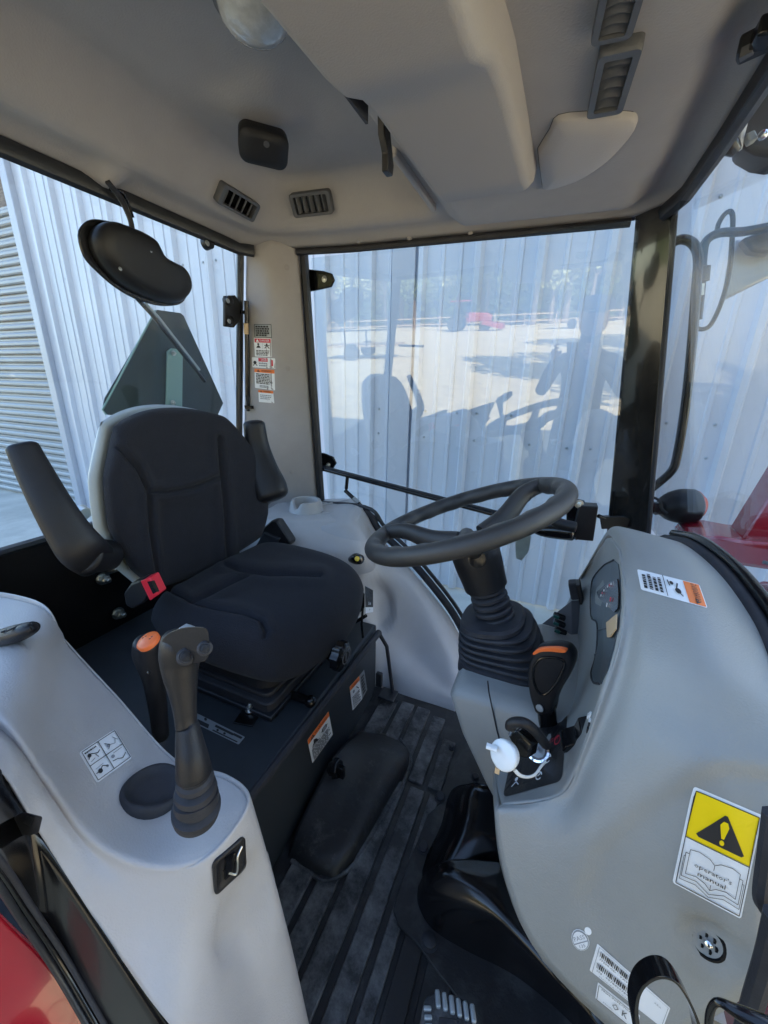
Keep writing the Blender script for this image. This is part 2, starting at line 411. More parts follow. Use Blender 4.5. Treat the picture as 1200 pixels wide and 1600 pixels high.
def sdist(p, poly):
    d = pld(p, list(poly)+[poly[0]]); return d if inpoly(p, poly) else -d

GZ, WY = -.52, 2.75
# ================================================================ SETTING
mb = MB(); mb.add([(-400, -400, GZ), (400, -400, GZ), (400, 400, GZ), (-400, 400, GZ)], [(0, 1, 2, 3)])
g = mb.build('ground', 'gravel', smooth=False); g['kind'] = 'structure'
mb = MB().box((-4, 1.85, GZ-.02), (22, 2.0, .05)); g = mb.build('pavement', 'concrete', smooth=False); g['kind'] = 'structure'

# ---------------------------------------------------------------- metal shed
shed = thing('metal_shed', 'pale blue grey ribbed metal shed wall standing behind the tractor', 'building', (0, WY, GZ))
PITCH = .36; XA = -1.33
def wall_profile(x0, n):
    pts = []
    for i in range(n):
        a = x0+i*PITCH
        for dx, dy in ((0, 0), (.014, .036), (.044, .036), (.062, 0), (.150, 0), (.156, .007), (.174, .007), (.180, 0), (.262, 0), (.268, .007), (.286, .007), (.292, 0)):
            pts.append((a+dx, dy))
    pts.append((x0+n*PITCH, 0)); pts.append((x0+n*PITCH+.014, .036)); pts.append((x0+n*PITCH+.03, .036))
    return pts
def panel(x0, n, z0, z1, dy=0):
    pf = wall_profile(x0, n); mb = MB(); vs = []
    for x, d in pf: vs += [(x, WY-d-dy, z0), (x, WY-d-dy, z1)]
    mb.add(vs, [(2*i, 2*i+2, 2*i+3, 2*i+1) for i in range(len(pf)-1)])
    return mb.build('wall_panel', 'wall_metal', shed, smooth=False, solid=.0015)
DX = W(128, 794, Z=GZ).x   # right jamb of the roller door
x = XA
k0 = int((XA-DX-.12)/PITCH)
ZS = .72
xs = XA-k0*PITCH; i = 0
while xs < 4.6:
    panel(xs, 3, ZS, 4.9, .0015*(i % 2)); panel(xs, 3, GZ+.02, ZS+.03, .004+.0015*(i % 2)); xs += 3*PITCH; i += 1
for zz in (.64, .82, 1.9, 3.1, 4.3):
    for k in range(-k0, 14):
        for dx in (-.035, .10):
            if random.random() < .5: MB().lathe((XA+k*PITCH+dx, WY-.004, zz+random.uniform(-.004, .004)), (0, -1, 0), [(0, .009), (.004, .009), (.008, .005)], 8).build('screw', 'label_silver', shed) if (zz < 1 and -1.5 < XA+k*PITCH < .9) or zz == 1.9 else None
# wide trim board between two sheets seen through the door
MB().box((-1.06, WY-.02, 2.2), (.16, .028, 5.4)).build('joint_trim', 'trim_metal', shed, bevel=.004)
MB().box(((DX+XA-k0*PITCH)/2+.05, WY-.008, 2.2), (XA-k0*PITCH-DX, .012, 5.4)).build('flat_flashing', 'wall_metal', shed)
MB().box((DX+.05, WY-.03, 1.3), (.11, .075, 3.62)).build('door_jamb', 'trim_metal', shed, bevel=.006)
zt = W(5, 262, Y=WY).z
MB().box((DX-1.9, WY-.03, zt+.09), (3.9, .10, .12)).build('door_header', 'trim_metal', shed, bevel=.006)
MB().box((DX-1.9, WY+.05, zt-.12), (3.75, .06, .36)).build('door_hood', 'dark_header', shed, bevel=.01)
rd = MB(); SP = .0855; nz = int((zt-.3-GZ)/SP)
pf = [(0, -.012), (.006, -.012), (.009, .016), (.020, .026), (.040, .026), (.056, .016), (.064, .004), (.080, .004), (.0855, -.012)]
vs = []
for z, d in pf: vs += [(-1.85, -d, z), (1.85, -d, z)]
slm = MB().add(vs, [(2*i, 2*i+1, 2*i+3, 2*i+2) for i in range(len(pf)-1)]).mesh('door_slat'); slm.materials.append(MT['slat_metal'])
for i in range(nz):
    o = bpy.data.objects.new('door_slat', slm); COL.objects.link(o); o.location = (DX-1.86, WY-.01, GZ+.03+i*SP); o.parent = shed; o.matrix_parent_inverse = shed.matrix_world.inverted()
    s_ = o.modifiers.new('t', 'SOLIDIFY'); s_.thickness = .002
MB().box((DX-8.5, WY+.02, 2.2), (9.5, .05, 5.4)).build('end_wall', 'wall_metal', shed)
MB().box((-4, WY+3.0, 4.95), (22, 6.3, .08)).build('roof', 'trim_metal', shed)
MB().box((-4, WY+6, 2.2), (22, .06, 5.4)).build('rear_wall', 'wall_metal', shed)

# ================================================================ CAB SHELL
cab = thing('tractor_cab', 'grey lined tractor cab with glass all round and rubber floor mat', 'tractor cab', (0, .74, 0))
XR, XF, YL = -1.03, .187, .15
def yr(x): return float(np.interp(x, [-1.03, -.883, -.686, .10, .165, .19], [1.19, 1.264, 1.30, 1.353, 1.285, 1.20]))
def smin(*a, k=.05):
    return -k*math.log(sum(math.exp(-v/k) for v in a))
def zliner(x, y):
    dr, dk, dl, df = x-XR, yr(x)-y, y-YL, XF-x
    z = 1.42
    d = smin(dr, dk, dl, k=.03)
    lip = .022*ss(-.01, .05, d)
    rear = ss(.085, .20, smin(dr*1.0, dk*1.15, dl, k=.035))*ss(.0, .06, -.37-x)
    z += lip*ss(0, .04, df)+.105*rear
    z += .02*ss(.25, .5, d)*rear
    fr = ss(-.36, -.30, x)
    z -= fr*.034*ss(.05, .12, df)*ss(.04, .11, dk)
    z -= fr*.012*math.exp(-((x-.105)/.018)**2)*ss(.2, .3, dk)
    z -= .018*math.exp(-(((x+.67)/.075)**4+((y-.86)/.075)**4))          # housing round the speaker
    z -= .03*math.exp(-(((x+.995)/.03)**2+((y-.73)/.03)**2))
    return z
NX, NY = 90, 80; vs = []
for i in range(NX+1):
    x = XR+(XF-XR)*i/NX
    for j in range(NY+1):
        y = YL+(yr(x)-YL)*j/NY; vs.append((x, y, zliner(x, y)))
fs = [(i*(NY+1)+j, i*(NY+1)+j+1, (i+1)*(NY+1)+j+1, (i+1)*(NY+1)+j) for i in range(NX) for j in range(NY)]
LB = BVHTree.FromPolygons([Vector(v) for v in vs], fs)
MB().add(vs, fs).build('roof_liner', 'liner', cab, solid=.004, angle=180)
MB().box((-.42, .72, 1.66), (1.5, 1.42, .05)).build('roof', 'red_paint', cab, bevel=.02)
sk_ = [(XR, YL), (XR, 1.19), (-.883, 1.264), (-.686, 1.30), (.10, 1.353), (.165, 1.285), (XF, 1.2), (XF, YL)]
mb = MB()
for a, b in zip(sk_, sk_[1:]+sk_[:1]):
    c = Vector(((a[0]+b[0])/2, (a[1]+b[1])/2, 1.53)); e = Vector((b[0]-a[0], b[1]-a[1], 0)); L_ = e.length; e.normalize(); nrm_ = Vector((-e.y, e.x, 0))
    if (Vector((-.4, .74, 1.53))-c).dot(nrm_) > 0: nrm_ = -nrm_
    mb.box(c+nrm_*.012, (L_+.02, .02, .22), e, nrm_, (0, 0, 1))
mb.build('roof_rail', 'black_paint', cab)
# header bars under the liner
mb = MB(); mb.tube([(XR, .1, 1.408), (XR, 1.16, 1.408), (-1.0, 1.2, 1.408)], .020, 8, flat=.7); mb.build('rear_header', 'black_paint', cab)
mb = MB(); mb.tube([(-.88, 1.272, 1.412), (-.686, 1.306, 1.412), (.10, 1.36, 1.412)], .011, 8); mb.build('door_header', 'black_rubber', cab)
mb = MB(); mb.tube([(XF+.006, .05, 1.405), (XF+.004, 1.0, 1.405), (XF-.002, 1.2, 1.405), (.165, 1.29, 1.405)], .020, 8, flat=.75); mb.build('windshield_header', 'black_plastic', cab)
# duct box hanging from the roof
def ducts(y, zb, x0, x1):
    x1 -= .024
    return [Vector((x0-.03, y, 1.46)), Vector((x0, y, zb+.012)), Vector((x0+.012, y, zb)), Vector((x1-.010, y, zb)), Vector((x1, y, zb+.010)), Vector((x1+.012, y, 1.46))]
rg = [ducts(.16, 1.335, -.33, -.115), ducts(.52, 1.335, -.315, -.11), ducts(.555, 1.338, -.312, -.108), ducts(.60, 1.357, -.31, -.10), ducts(.65, 1.36, -.305, -.095), ducts(.90, 1.362, -.30, -.09), ducts(.955, 1.364, -.297, -.088)]
last = [Vector((p.x, .985, max(p.z, 1.385))) for p in rg[-1]]; rg.append(last); rg.append([Vector((p.x, 1.0, 1.46)) for p in last])
mb = MB(); mb.loft(rg)
o = mb.build('roof_duct', 'liner_dark', cab, bevel=.006, seg=3, angle=70)
DB = BVHTree.FromPolygons([Vector(v) for v in mb.v], mb.f)
MB().box((-.318, .50, 1.375), (.004, .30, .03)).build('duct_gap', 'black_rubber', cab)
# side wall strip between rear recess and duct, with black clip
MB().box((-.372, 1.02, 1.47), (.012, .28, .09)).build('liner_step', 'liner', cab, bevel=.004)
P = [W(589, 172, X=-.335), W(597, 180, X=-.335), W(606, 262, X=-.335), W(604, 278, X=-.335), W(596, 268, X=-.335), W(596, 240, X=-.335), W(590, 210, X=-.335)]
MB().prism(P, (.012, 0, 0)).build('visor_clip', 'black_plastic', cab, bevel=.002)
# padded hatch beside the duct
out = [(872, 184), (930, 178), (985, 179), (996, 186), (994, 200), (975, 225), (945, 254), (900, 282), (852, 296), (846, 285), (840, 242), (842, 232), (858, 206)]
HZ = 1.402
pts = curve([W(x_, y_, Z=HZ) for x_, y_ in out], 3, True); c0 = sum(pts, Vector())/len(pts)
rings = [[p+Vector((0, 0, .04)) for p in pts], [p+Vector((0, 0, .006)) for p in pts], [c0+(p-c0)*.975+Vector((0, 0, -.002)) for p in pts], [c0+(p-c0)*.92+Vector((0, 0, -.006)) for p in pts], [c0+(p-c0)*.5+Vector((0, 0, -.009)) for p in pts]]
MB().loft(rings).build('roof_hatch', 'hatch', cab, angle=180)
rings = [[c0+(p-c0)*1.008+Vector((0, 0, .03)) for p in pts], [c0+(p-c0)*1.008+Vector((0, 0, .004)) for p in pts]]
MB().loft(rings).build('hatch_seam', 'black_rubber', cab)

def vent(pxs, nsl, vertical, bv=LB, parent=cab, flat=None):
    P = [(hit(bv, *q)[0] if flat is None else W(*q, Z=flat)) for q in pxs]
    if not vertical: P = [W(*q, Z=min(p.z for p in P)) for q in pxs]
    c, ex, ey, n, w_, h_ = frame4(P); c = c+n*(.013 if vertical else .009)
    fr = MB(); o_ = rrect(w_, h_, min(w_, h_)*.16, 4); iw, ih = w_*.80, h_*.72
    if not vertical: iw, ih = w_*.64, h_*.80
    i_ = rrect(iw, ih, min(iw, ih)*.1, 4)
    L3 = lambda q, d: c+ex*q[0]+ey*q[1]+n*d
    R_ = [[L3(q, -.012) for q in o_], [L3(q, .005) for q in o_], [L3((q[0]*.97, q[1]*.97), .008) for q in o_], [L3(q, .008) for q in i_], [L3(q, -.010 if vertical else -.004) for q in i_]]
    fr.loft(R_, cap=False); v = fr.build('air_vent', 'vent_grey', parent, angle=35)
    MB().add([L3(q, -.009 if vertical else -.003) for q in i_], [tuple(range(len(i_)))]).build('vent_recess', 'gauge_black', v, smooth=False)
    for k in range(nsl):
        f = (k+.5)/nsl-.5
        m_ = MB()
        if vertical: m_.box(L3((f*iw, 0), -.002), (.0035, ih, .014), (ex*.8+n*.6).normalized(), ey)
        else:
            e = (ey*.75-n*.66).normalized(); pts_ = []
            rr = []
            for t in (-1, -.5, 0, .5, 1): rr.append([L3((t*iw/2, f*ih+.004*(1-t*t)+a*.009*.75), -.002+a*-.009*.66+b*.0018) for a, b in ((-1, -1), (1, -1), (1, 1), (-1, 1))])
            m_.loft(rr)
        m_.build('vent_slat', 'vent_grey', v, bevel=.0006)
    return v
vent([(336, 277), (397, 314), (394, 343), (338, 311)], 5, True)
vent([(457, 301), (520, 293), (521, 331), (459, 338)], 5, True)
vent([(932, 62), (1001, 46), (984, 155), (924, 166)], 5, False)
vent([(938, -60), (1010, -72), (1005, 26), (932, 47)], 5, False)
for x_, y_ in ((560, 377), (640, 372), (735, 364), (830, 355), (915, 348)):
    h5 = hit(LB, x_, y_)
    if h5: MB().lathe(h5[0], h5[1], [(-.002, .009), (.003, .008), (.005, .004)], 12).build('liner_clip', 'liner', cab)
# speaker
P = [W(377, 192, Z=1.515), W(456, 212, Z=1.512), W(444, 266, Z=1.468), W(369, 247, Z=1.470)]
c, ex, ey, n, w_, h_ = frame4(P); L3 = lambda q, d: c+ex*q[0]+ey*q[1]+n*d
o_ = rrect(w_, h_, h_*.28, 5)
mb = MB().loft([[L3(q, -.02) for q in o_], [L3(q, .006) for q in o_], [L3((q[0]*.95, q[1]*.95), .010) for q in o_], [L3((q[0]*.5, q[1]*.5), .013) for q in o_]])
sp = mb.build('roof_speaker', 'black_plastic', cab, angle=60)
MB().lathe(L3((0.004, .012), .010), n, [(0, .007), (.004, .006), (.0045, .003)], 14).build('speaker_badge', 'vent_grey', sp)
# dome lamp
c = W(396, 2, Z=1.53)
mb = MB().lathe(c, (0, 0, -1), [(0, .052), (.012, .052), (.024, .047), (.034, .036), (.040, .018), (.042, .004)], 32)
dl = mb.build('dome_lamp', 'lens_clear', cab, angle=180)
MB().lathe(c, (0, 0, -1), [(-.012, .058), (.006, .058), (.010, .053)], 32).build('lamp_bezel', 'vent_grey', dl)
p = W(402, 40, Z=1.497); MB().box(p, (.014, .007, .008)).build('lamp_switch', 'black_plastic', dl, bevel=.001)
# ---- pillars
rp = []
for (py, pz) in ((385, 1.43), (470, None), (600, None), (740, None), (900, None)):
    pass
def pillar_row(z):
    f = (1.42-z)
    A = Vector((-1.03-.145*f, 1.205+.02*f, z)); B = Vector((-.885+.0*f, 1.285+.075*f, z))
    A0 = A+Vector((-.01, .03, 0)); m1 = A+(B-A)*.12+Vector((.012, -.014, 0)); m2 = A+(B-A)*.5+Vector((.022, -.034, 0)); m3 = A+(B-A)*.88+Vector((.014, -.014, 0)); B0 = B+Vector((-.012, .03, 0))
    return [A0, A, m1, m2, m3, B, B0]
patch('rear_pillar_cover', [pillar_row(z) for z in (1.44, 1.3, 1.1, .9, .7, .4)], 'liner', cab, k=6)
PB = BV['rear_pillar_cover']
def dang(w_='DANGER'):
    return [('rect', .04, .84, .96, 1.07, 'print_red')]+[('text', w_, .62, .955, .13, 'sticker_white', .55), ('poly', [(.12, .88), (.3, .88), (.21, 1.04)], 'sticker_white', 2)]
decal('grey_label', cab, [(397, 506), (425, 506), (426, 529), (398, 528)], [('frame', .04, .04, .96, .78, .03, 'print_black')]+lines(.1, .9, .1, .72, 5, 'print_black', .8), base='label_silver', bv=PB, asp=.82, rad=.03)
decal('danger_sticker', cab, [(397, 528), (424, 529), (425, 558), (399, 557)], dang()+[('line', [(.5, .45), (.5, .8)], .012, 'print_grey'), ('disc', .25, .74, .06, 'print_black'), ('poly', [(.12, .52), (.38, .52), (.33, .62), (.25, .68), (.17, .62)], 'print_black'), ('disc', .74, .75, .05, 'print_black'), ('line', [(.62, .5), (.74, .68), (.88, .5)], .05, 'print_black'), ('line', [(.6, .68), (.9, .68)], .04, 'print_black')]+lines(.1, .9, .06, .40, 4, 'print_black', .55), bv=PB, asp=1.1, rad=.04, label='red and white danger sticker, upper one')
decal('danger_sticker', cab, [(394, 558), (430, 560), (431, 576), (395, 574)], [('rect', .28, .27, .68, .42, 'print_red'), ('text', 'DANGER', .52, .345, .10, 'sticker_white', .24), ('disc', .13, .22, .07, 'print_black'), ('line', [(.05, .08), (.13, .2), (.22, .08)], .03, 'print_black'), ('poly', [(.82, .1), (.90, .1), (.90, .35), (.84, .38)], 'print_red')]+lines(.3, .68, .05, .24, 2, 'print_grey', .6), bv=PB, asp=.44, rad=.03, label='wide red and white danger sticker below the upper one')
decal('warning_sticker', cab, [(398, 576), (429, 578), (430, 610), (399, 606)], [('rect', .0, .86, 1, 1.05, 'print_orange'), ('text', 'WARNING', .6, .955, .11, 'print_black', .5)]+warn_tri(.2, .955, .14)+lines(.08, .94, .25, .82, 7, 'print_black', .6)+lines(.25, .75, .06, .2, 2, 'print_grey', .7), bv=PB, asp=1.05, rad=.03)
decal('warning_sticker', cab, [(404, 609), (427, 611), (429, 630), (405, 628)], [('rect', .0, .66, 1, .83, 'print_orange'), ('text', 'WARNING', .6, .745, .10, 'print_black', .5)]+warn_tri(.2, .745, .12)+lines(.12, .9, .2, .55, 3, 'print_grey', .5), bv=PB, asp=.83, rad=.03)
for (x_, y_) in ((450, 576), (456, 737), (404, 742), (448, 418)):
    h_ = hit(PB, x_, y_)
    if h_: MB().lathe(h_[0], h_[1], [(-.002, .009), (.002, .009), (.0035, .005)], 14).build('trim_plug', 'liner_dark', cab)
# black door post beside the cover
mb = MB()
for a, b, r_ in (((-.868, 1.295, 1.42), (-.868, 1.37, .35), .016),):
    mb.tube([a, b], r_, 8, flat=.9)
mb.build('rear_door_post', 'black_paint', cab)
mb = MB().tube([(-1.045, 1.19, 1.42), (-1.185, 1.215, .5)], .012, 8); mb.build('rear_window_post', 'black_paint', cab)
# front right pillar, glossy black square tube
def strut(pA, pB, wA, name, m, yd=.05):
    return
Ptop = [W(993, 335, Y=1.345), W(1018, 325, Y=1.31), W(1054, 312, Y=1.27)]
Pbot = [W(946, 850, Y=1.41), W(968, 850, Y=1.375), W(1010, 850, Y=1.335)]
mb = MB(); off = Vector((.03, .07, 0))
rgs = []
for f in (0, 1):
    q = Ptop if f == 0 else Pbot
    if f: q = [p+(p-t)*.5 for p, t in zip(Pbot, Ptop)]
    rgs.append([q[0], q[1], q[2], q[2]+Vector((.02, .05, 0)), q[0]+Vector((.02, .06, 0))])
mb.loft(rgs); mb.build('front_pillar', 'pillar_gloss', cab, bevel=.004, angle=30)
mb = MB().tube([Ptop[2]+Vector((.003, 0, 0)), Pbot[2]+(Pbot[2]-Ptop[2])*.4+Vector((.003, 0, 0))], .006, 8); mb.build('windshield_seal', 'black_rubber', cab)
# left side (towards the photographer): posts and lower frame outside the picture
mb = MB().tube([(-1.03, .12, 1.42), (-1.17, .10, .55)], .03, 8); mb.build('left_rear_post', 'black_gloss', cab)
mb = MB().tube([(.19, .20, 1.42), (.42, .13, .55), (.46, .12, 0)], .022, 8); mb.build('left_front_post', 'black_gloss', cab)
mb = MB().tube([(-1.03, .12, 1.42), (.19, .2, 1.42)], .02, 8); mb.build('left_roof_bar', 'black_gloss', cab)
# windshield pane
WS = [Vector((.195, .18, 1.40)), Vector((.172, 1.29, 1.40)), Vector((.305, 1.345, .60)), Vector((.345, 1.0, .60)), Vector((.37, .74, .60)), Vector((.345, .45, .60)), Vector((.345, .16, .60))]
mb = MB().prism([WS[0], WS[1], WS[2], WS[6]], (.006, 0, .001)); mb.build('windshield', 'glass_front', cab, smooth=False)
# back wall below rear window
bp = [W(-120, 908, X=-1.16), W(0, 870, X=-1.16), W(100, 845, X=-1.16), W(190, 825, X=-1.16)]
zt_ = bp[1].z
MB().box((-1.165, .70, zt_/2+.005), (.02, 1.2, zt_)).build('rear_panel', 'rear_panel_black', cab, bevel=.004)
MB().tube([(-1.16, .1, zt_+.01), (-1.16, 1.25, zt_+.01)], .011, 8, flat=1.5).build('rear_sill', 'black_paint', cab)
for (x_, y_) in ((172, 887), (160, 904), (184, 958), (213, 984), (178, 1030)):
    p = W(x_, y_, X=-1.15); bolt('panel_bolt', p, (1, 0, 0), .0125 if y_ < 1000 else .008, cab, h_=.02)
# gap of floor behind the box
MB().box((-.6, .72, -.03), (1.25, 1.2, .04)).build('floor_pan', 'black_paint', cab)
# seat base box
BX = MB().box((-.795, .643, .135), (.73, .676, .27), ex=(1, 0.02, 0), ey=(-.02, 1, 0)); 
o = BX.build('seat_base_box', 'box_paint', cab, bevel=.008, angle=30); seat_box = o
MB().tube([(-.428, .31, .262), (-.418, .962, .262)], .010, 8).build('box_edge_trim', 'black_rubber', cab)
MB().tube([(-.424, .965, .262), (-.40, .985, .20), (-.37, .985, .0)], .006, 8).build('box_side_trim', 'black_rubber', cab)
BXF = BVHTree.FromPolygons([Vector(v) for v in BX.v], BX.f)
warnels = [('rect', 0, 1.12, 1, 1.4, 'print_orange')]+warn_tri(.2, 1.26, .2)+[('text', 'WARNING', .6, 1.25, .13, 'print_black', .55), ('poly', [(.12, .78), (.3, .78), (.42, .70), (.33, .95), (.22, 1.05), (.2, .88)], 'print_black'), ('line', [(.1, .74), (.45, .74)], .03, 'print_black'), ('frame', .62, .82, .8, .98, .035, 'print_black'), ('line', [(.55, .9), (.87, .9)], .03, 'print_black'), ('line', [(.5, .72), (.5, 1.08)], .008, 'print_grey')]+lines(.07, .93, .06, .68, 8)
decal('warning_sticker', cab, [(479, 1156), (512, 1111), (519, 1147), (487, 1192)], warnels, bv=BXF, asp=1.4, rad=.03, label='orange and white warning sticker on the seat box, nearer of the two')
decal('warning_sticker', cab, [(545, 1073), (560, 1056), (565, 1092), (550, 1110)], [('rect', 0, 1.4, 1, 1.7, 'print_orange'), ('text', 'WARNING', .55, 1.53, .14, 'print_black', .7), ('disc', .3, 1.15, .1, 'print_grey'), ('line', [(.6, 1.25), (.8, 1.0)], .05, 'print_black')]+lines(.1, .9, .08, .9, 8), bv=BXF, asp=1.7, rad=.03)
decal('silver_label', cab, [(560, 1056), (568, 1046), (573, 1077), (565, 1092)], lines(.2, .8, .2, 1.8, 6, 'print_black', .7), base='label_silver', bv=BXF, asp=2, rad=.03)
TOPX = 0.271
def topdecal(name, q, els, asp, base='label_silver', **k): return decal(name, cab, [W(a, b, Z=TOPX) for a, b in q], els, base=base, asp=asp, lift=.001, **k)
topdecal('position_label', [(308, 1115), (383, 1152), (373, 1164), (305, 1131)], [('rect', .04, .02, .30, .10, 'print_black'), ('rect', .42, .11, .8, .16, 'print_black'), ('rect', .4, .02, .95, .045, 'print_black'), ('disc', .2, .16, .03, 'print_black'), ('disc', .5, .07, .025, 'print_black'), ('disc', .65, .07, .025, 'print_black'), ('rect', .8, .12, .97, .17, 'print_black')], .2, rad=.02)
# box front parts: latch, knob
p = W(597, 1075, X=-.405)
MB().box(W(588, 1060, X=-.405)+Vector((.01, 0, 0)), (.02, .014, .05)).build('box_latch', 'black_paint', cab, bevel=.003)
MB().box(W(600, 1083, X=-.40)+Vector((.015, 0, 0)), (.055, .05, .008)).build('latch_tab', 'black_paint', cab, bevel=.003)
p = W(516, 1200, X=-.395); mb = MB().lathe(p, (1, .1, .3), [(0, .018), (.01, .018), (.012, .024), (.026, .022), (.028, .01)], 7); mb.box(p+Vector((.03, 0, .004)), (.02, .012, .034)); mb.build('front_knob', 'black_gloss', cab, bevel=.002)
# ---------------------------------------------------------------- floor mat
def matz(x, y): return 0.0
MB().box((-.12, .62, -.006), (.66, 1.0, .012)).build('floor_mat', 'mat_groove', cab)
ribs = []
PXW = [(-.405, -.352), (-.338, -.297), (-.285, -.243), (-.228, -.190), (-.176, -.140)]
for i, (a, b) in enumerate(PXW):
    for (y0, y1) in ((.74, .985), (.20, .725)):
        bb = b
        if y1 < .73 and i == 4: bb = -.150
        if y0 > .7 and i == 4: y1 = .90
        if i == 3 and y0 > .7: y1 = .97
        sh = .0 if y0 > .7 else .012
        MB().box(((a+bb)/2+sh, (y0+y1)/2, .003), (bb-a, y1-y0, .009)).build('mat_rib', 'mat_rubber', cab, bevel=.002)
for (a, b, y0, y1) in ((-.128, -.090, .20, .50), (-.078, -.030, .20, .44), (-.02, .03, .2, .40), (-.131, -.115, .52, .70)):
    MB().box(((a+b)/2, (y0+y1)/2, .003), (b-a, y1-y0, .009)).build('mat_rib', 'mat_rubber' if b < -.1 else 'mat_groove', cab, bevel=.002)
# raised flat border area with studs
ol = [W(*q, Z=.006) for q in ((702, 1212), (690, 1236), (684, 1262), (668, 1275), (655, 1310), (640, 1345), (622, 1395), (614, 1425), (622, 1448), (650, 1475), (690, 1530), (745, 1600), (780, 1660), (950, 1600), (900, 1300), (800, 1180), (740, 1150), (722, 1170))]
MB().prism(ol, (0, 0, .006)).build('mat_border', 'mat_groove', cab, bevel=.0015)
for (x_, y_, r_) in ((671, 1471, .0125), (661, 1324, .012), (688, 1246, .0115), (743, 1215, .01), (706, 1168, .007)):
    p = W(x_, y_, Z=.012); MB().lathe(p, (0, 0, 1), [(-.002, r_*1.3), (.001, r_*1.3), (.0015, r_), (.006, r_), (.0085, r_*.75)], 20).build('mat_stud', 'black_rubber', cab)
ol = [W(*q, Z=.014) for q in ((738, 1190), (755, 1192), (752, 1210), (735, 1206))]
# hump
hg = [[('X', -.412, 448, 1345), ('Z', .0, 478, 1360), ('Z', .0, 512, 1374), ('Z', .0, 522, 1378)],
      [('X', -.412, 453, 1330), ('Z', .024, 486, 1342), ('Z', .022, 520, 1356), ('Z', .0, 530, 1370)],
      [('X', -.412, 470, 1282), ('Z', .038, 512, 1300), ('Z', .036, 550, 1318), ('Z', .0, 560, 1334)],
      [('X', -.412, 520, 1184), ('Z', .046, 556, 1212), ('Z', .043, 596, 1232), ('Z', .0, 606, 1256)],
      [('X', -.412, 553, 1150), ('Z', .040, 588, 1166), ('Z', .037, 624, 1184), ('Z', .0, 636, 1204)],
      [('X', -.412, 566, 1142), ('Z', .0, 604, 1148), ('Z', .0, 634, 1164), ('Z', .0, 642, 1182)]]
patch('floor_hump', [[W(x_, y_, **{k_: v_}) for k_, v_, x_, y_ in row] for row in hg], 'tunnel_rubber', cab, k=8)
hb = [[p for p in row] for row in hg]
MB().tube(curve([W(x_, y_, Z=.005) for x_, y_ in ((455, 1345), (480, 1360), (512, 1376), (558, 1345), (606, 1270), (638, 1205), (640, 1180), (625, 1155))], 6), .005, 8).build('hump_edge', 'mat_rubber', cab)

# ---------------------------------------------------------------- right hand fender console (cup holder)
pg = [[(370, 800, 1.30), (440, 792, 1.30), (505, 790, 1.31), (560, 792, 1.32), (592, 838, 1.335), (650, 900, 1.345), (700, 962, 1.35), (726, 1010, 1.36)],
      [(372, 818, 1.18), (440, 812, 1.16), (505, 814, 1.16), (553, 812, 1.20), (580, 850, 1.24), (640, 908, 1.25), (690, 970, 1.25), (722, 1020, 1.24)],
      [(374, 850, 1.11), (440, 838, 1.105), (505, 838, 1.105), (560, 842, 1.14), (592, 880, 1.19), (642, 935, 1.21), (688, 995, 1.19), (718, 1045, 1.16)],
      [(385, 960, 1.04), (445, 950, 1.045), (510, 945, 1.05), (562, 945, 1.075), (598, 975, 1.12), (640, 1015, 1.13), (680, 1052, 1.11), (712, 1080, 1.08)],
      [(420, 1075, 1.0), (475, 1065, 1.0), (530, 1055, 1.0), (572, 1050, 1.02), (606, 1055, 1.04), (642, 1070, 1.04), (678, 1085, 1.04), (710, 1095, 1.04)],
      [(450, 1160, 1.0), (500, 1145, 1.0), (545, 1125, 1.0), (580, 1106, 1.0), (608, 1102, 1.0), (640, 1112, 1.0), (675, 1124, 1.0), (712, 1114, 1.02)]]
def pod_disp(p):
    x_, y_ = pr(p); d = math.hypot((x_-585)/30, (y_-950)/42); d2 = math.hypot((x_-560)/60, (y_-930)/48)
    return -.016*ss(1.15, .85, d)
patch('fender_console', [[W(x_, y_, Y=v) for x_, y_, v in row] for row in pg], 'grey_plastic', cab, k=10, disp=pod_disp, solid=.004)
FB = BV['fender_console']
h_ = hit(FB, 614, 1078)
if h_: MB().lathe(h_[0], h_[1], [(-.001, .009), (.002, .008), (.003, .005)], 14).build('trim_plug', 'grey_plastic', cab)
# top cap with cup holder and tray
ct = W(478, 775, Y=1.215)
zc = pg and W(505, 790, Y=1.31).z
mb = MB(); c0 = Vector((ct.x, ct.y, zc-.01))
prof = [(0, .074), (.018, .068), (.050, .060), (.058, .056), (.058, .047), (.052, .045), (-.02, .040), (-.02, .0)]
rings = []
for h2, r_ in prof:
    rg = []
    for k in range(40):
        a = 2*math.pi*k/40; q = Vector((math.cos(a), math.sin(a)*.92, 0))
        notch = math.exp(-((math.atan2(math.sin(a+1.75), math.cos(a+1.75)))/.26)**2) if h2 > .03 else 0
        rg.append(c0+q*r_+Vector((0, 0, h2-.030*notch)))
    rings.append(rg)
mb.loft(rings); cup = mb.build('cup_holder', 'grey_plastic', cab, angle=60)
tq = [W(498, 792, Z=zc+.004), W(545, 782, Z=zc+.004), W(552, 796, Z=zc+.004), W(508, 802, Z=zc+.004)]
cc = sum(tq, Vector())/4
MB().loft([[cc+(p-cc)*1.22 for p in tq], [cc+(p-cc)*1.18+Vector((0, 0, .006)) for p in tq], [cc+(p-cc)*1.0+Vector((0, 0, .006)) for p in tq], [cc+(p-cc)*.92-Vector((0, 0, .02)) for p in tq]]).build('tray_rim', 'grey_plastic', cab, bevel=.002)
tz = zc+.004
pt = [W(a, b, Z=tz) for a, b in ((405, 806), (425, 792), (450, 784), (548, 779), (566, 789), (562, 806), (548, 814), (500, 815), (430, 813))]
pb2 = [W(a, b, Z=tz-.11) for a, b in ((385, 872), (410, 862), (450, 850), (560, 838), (586, 852), (588, 880), (572, 896), (500, 900), (420, 895))]
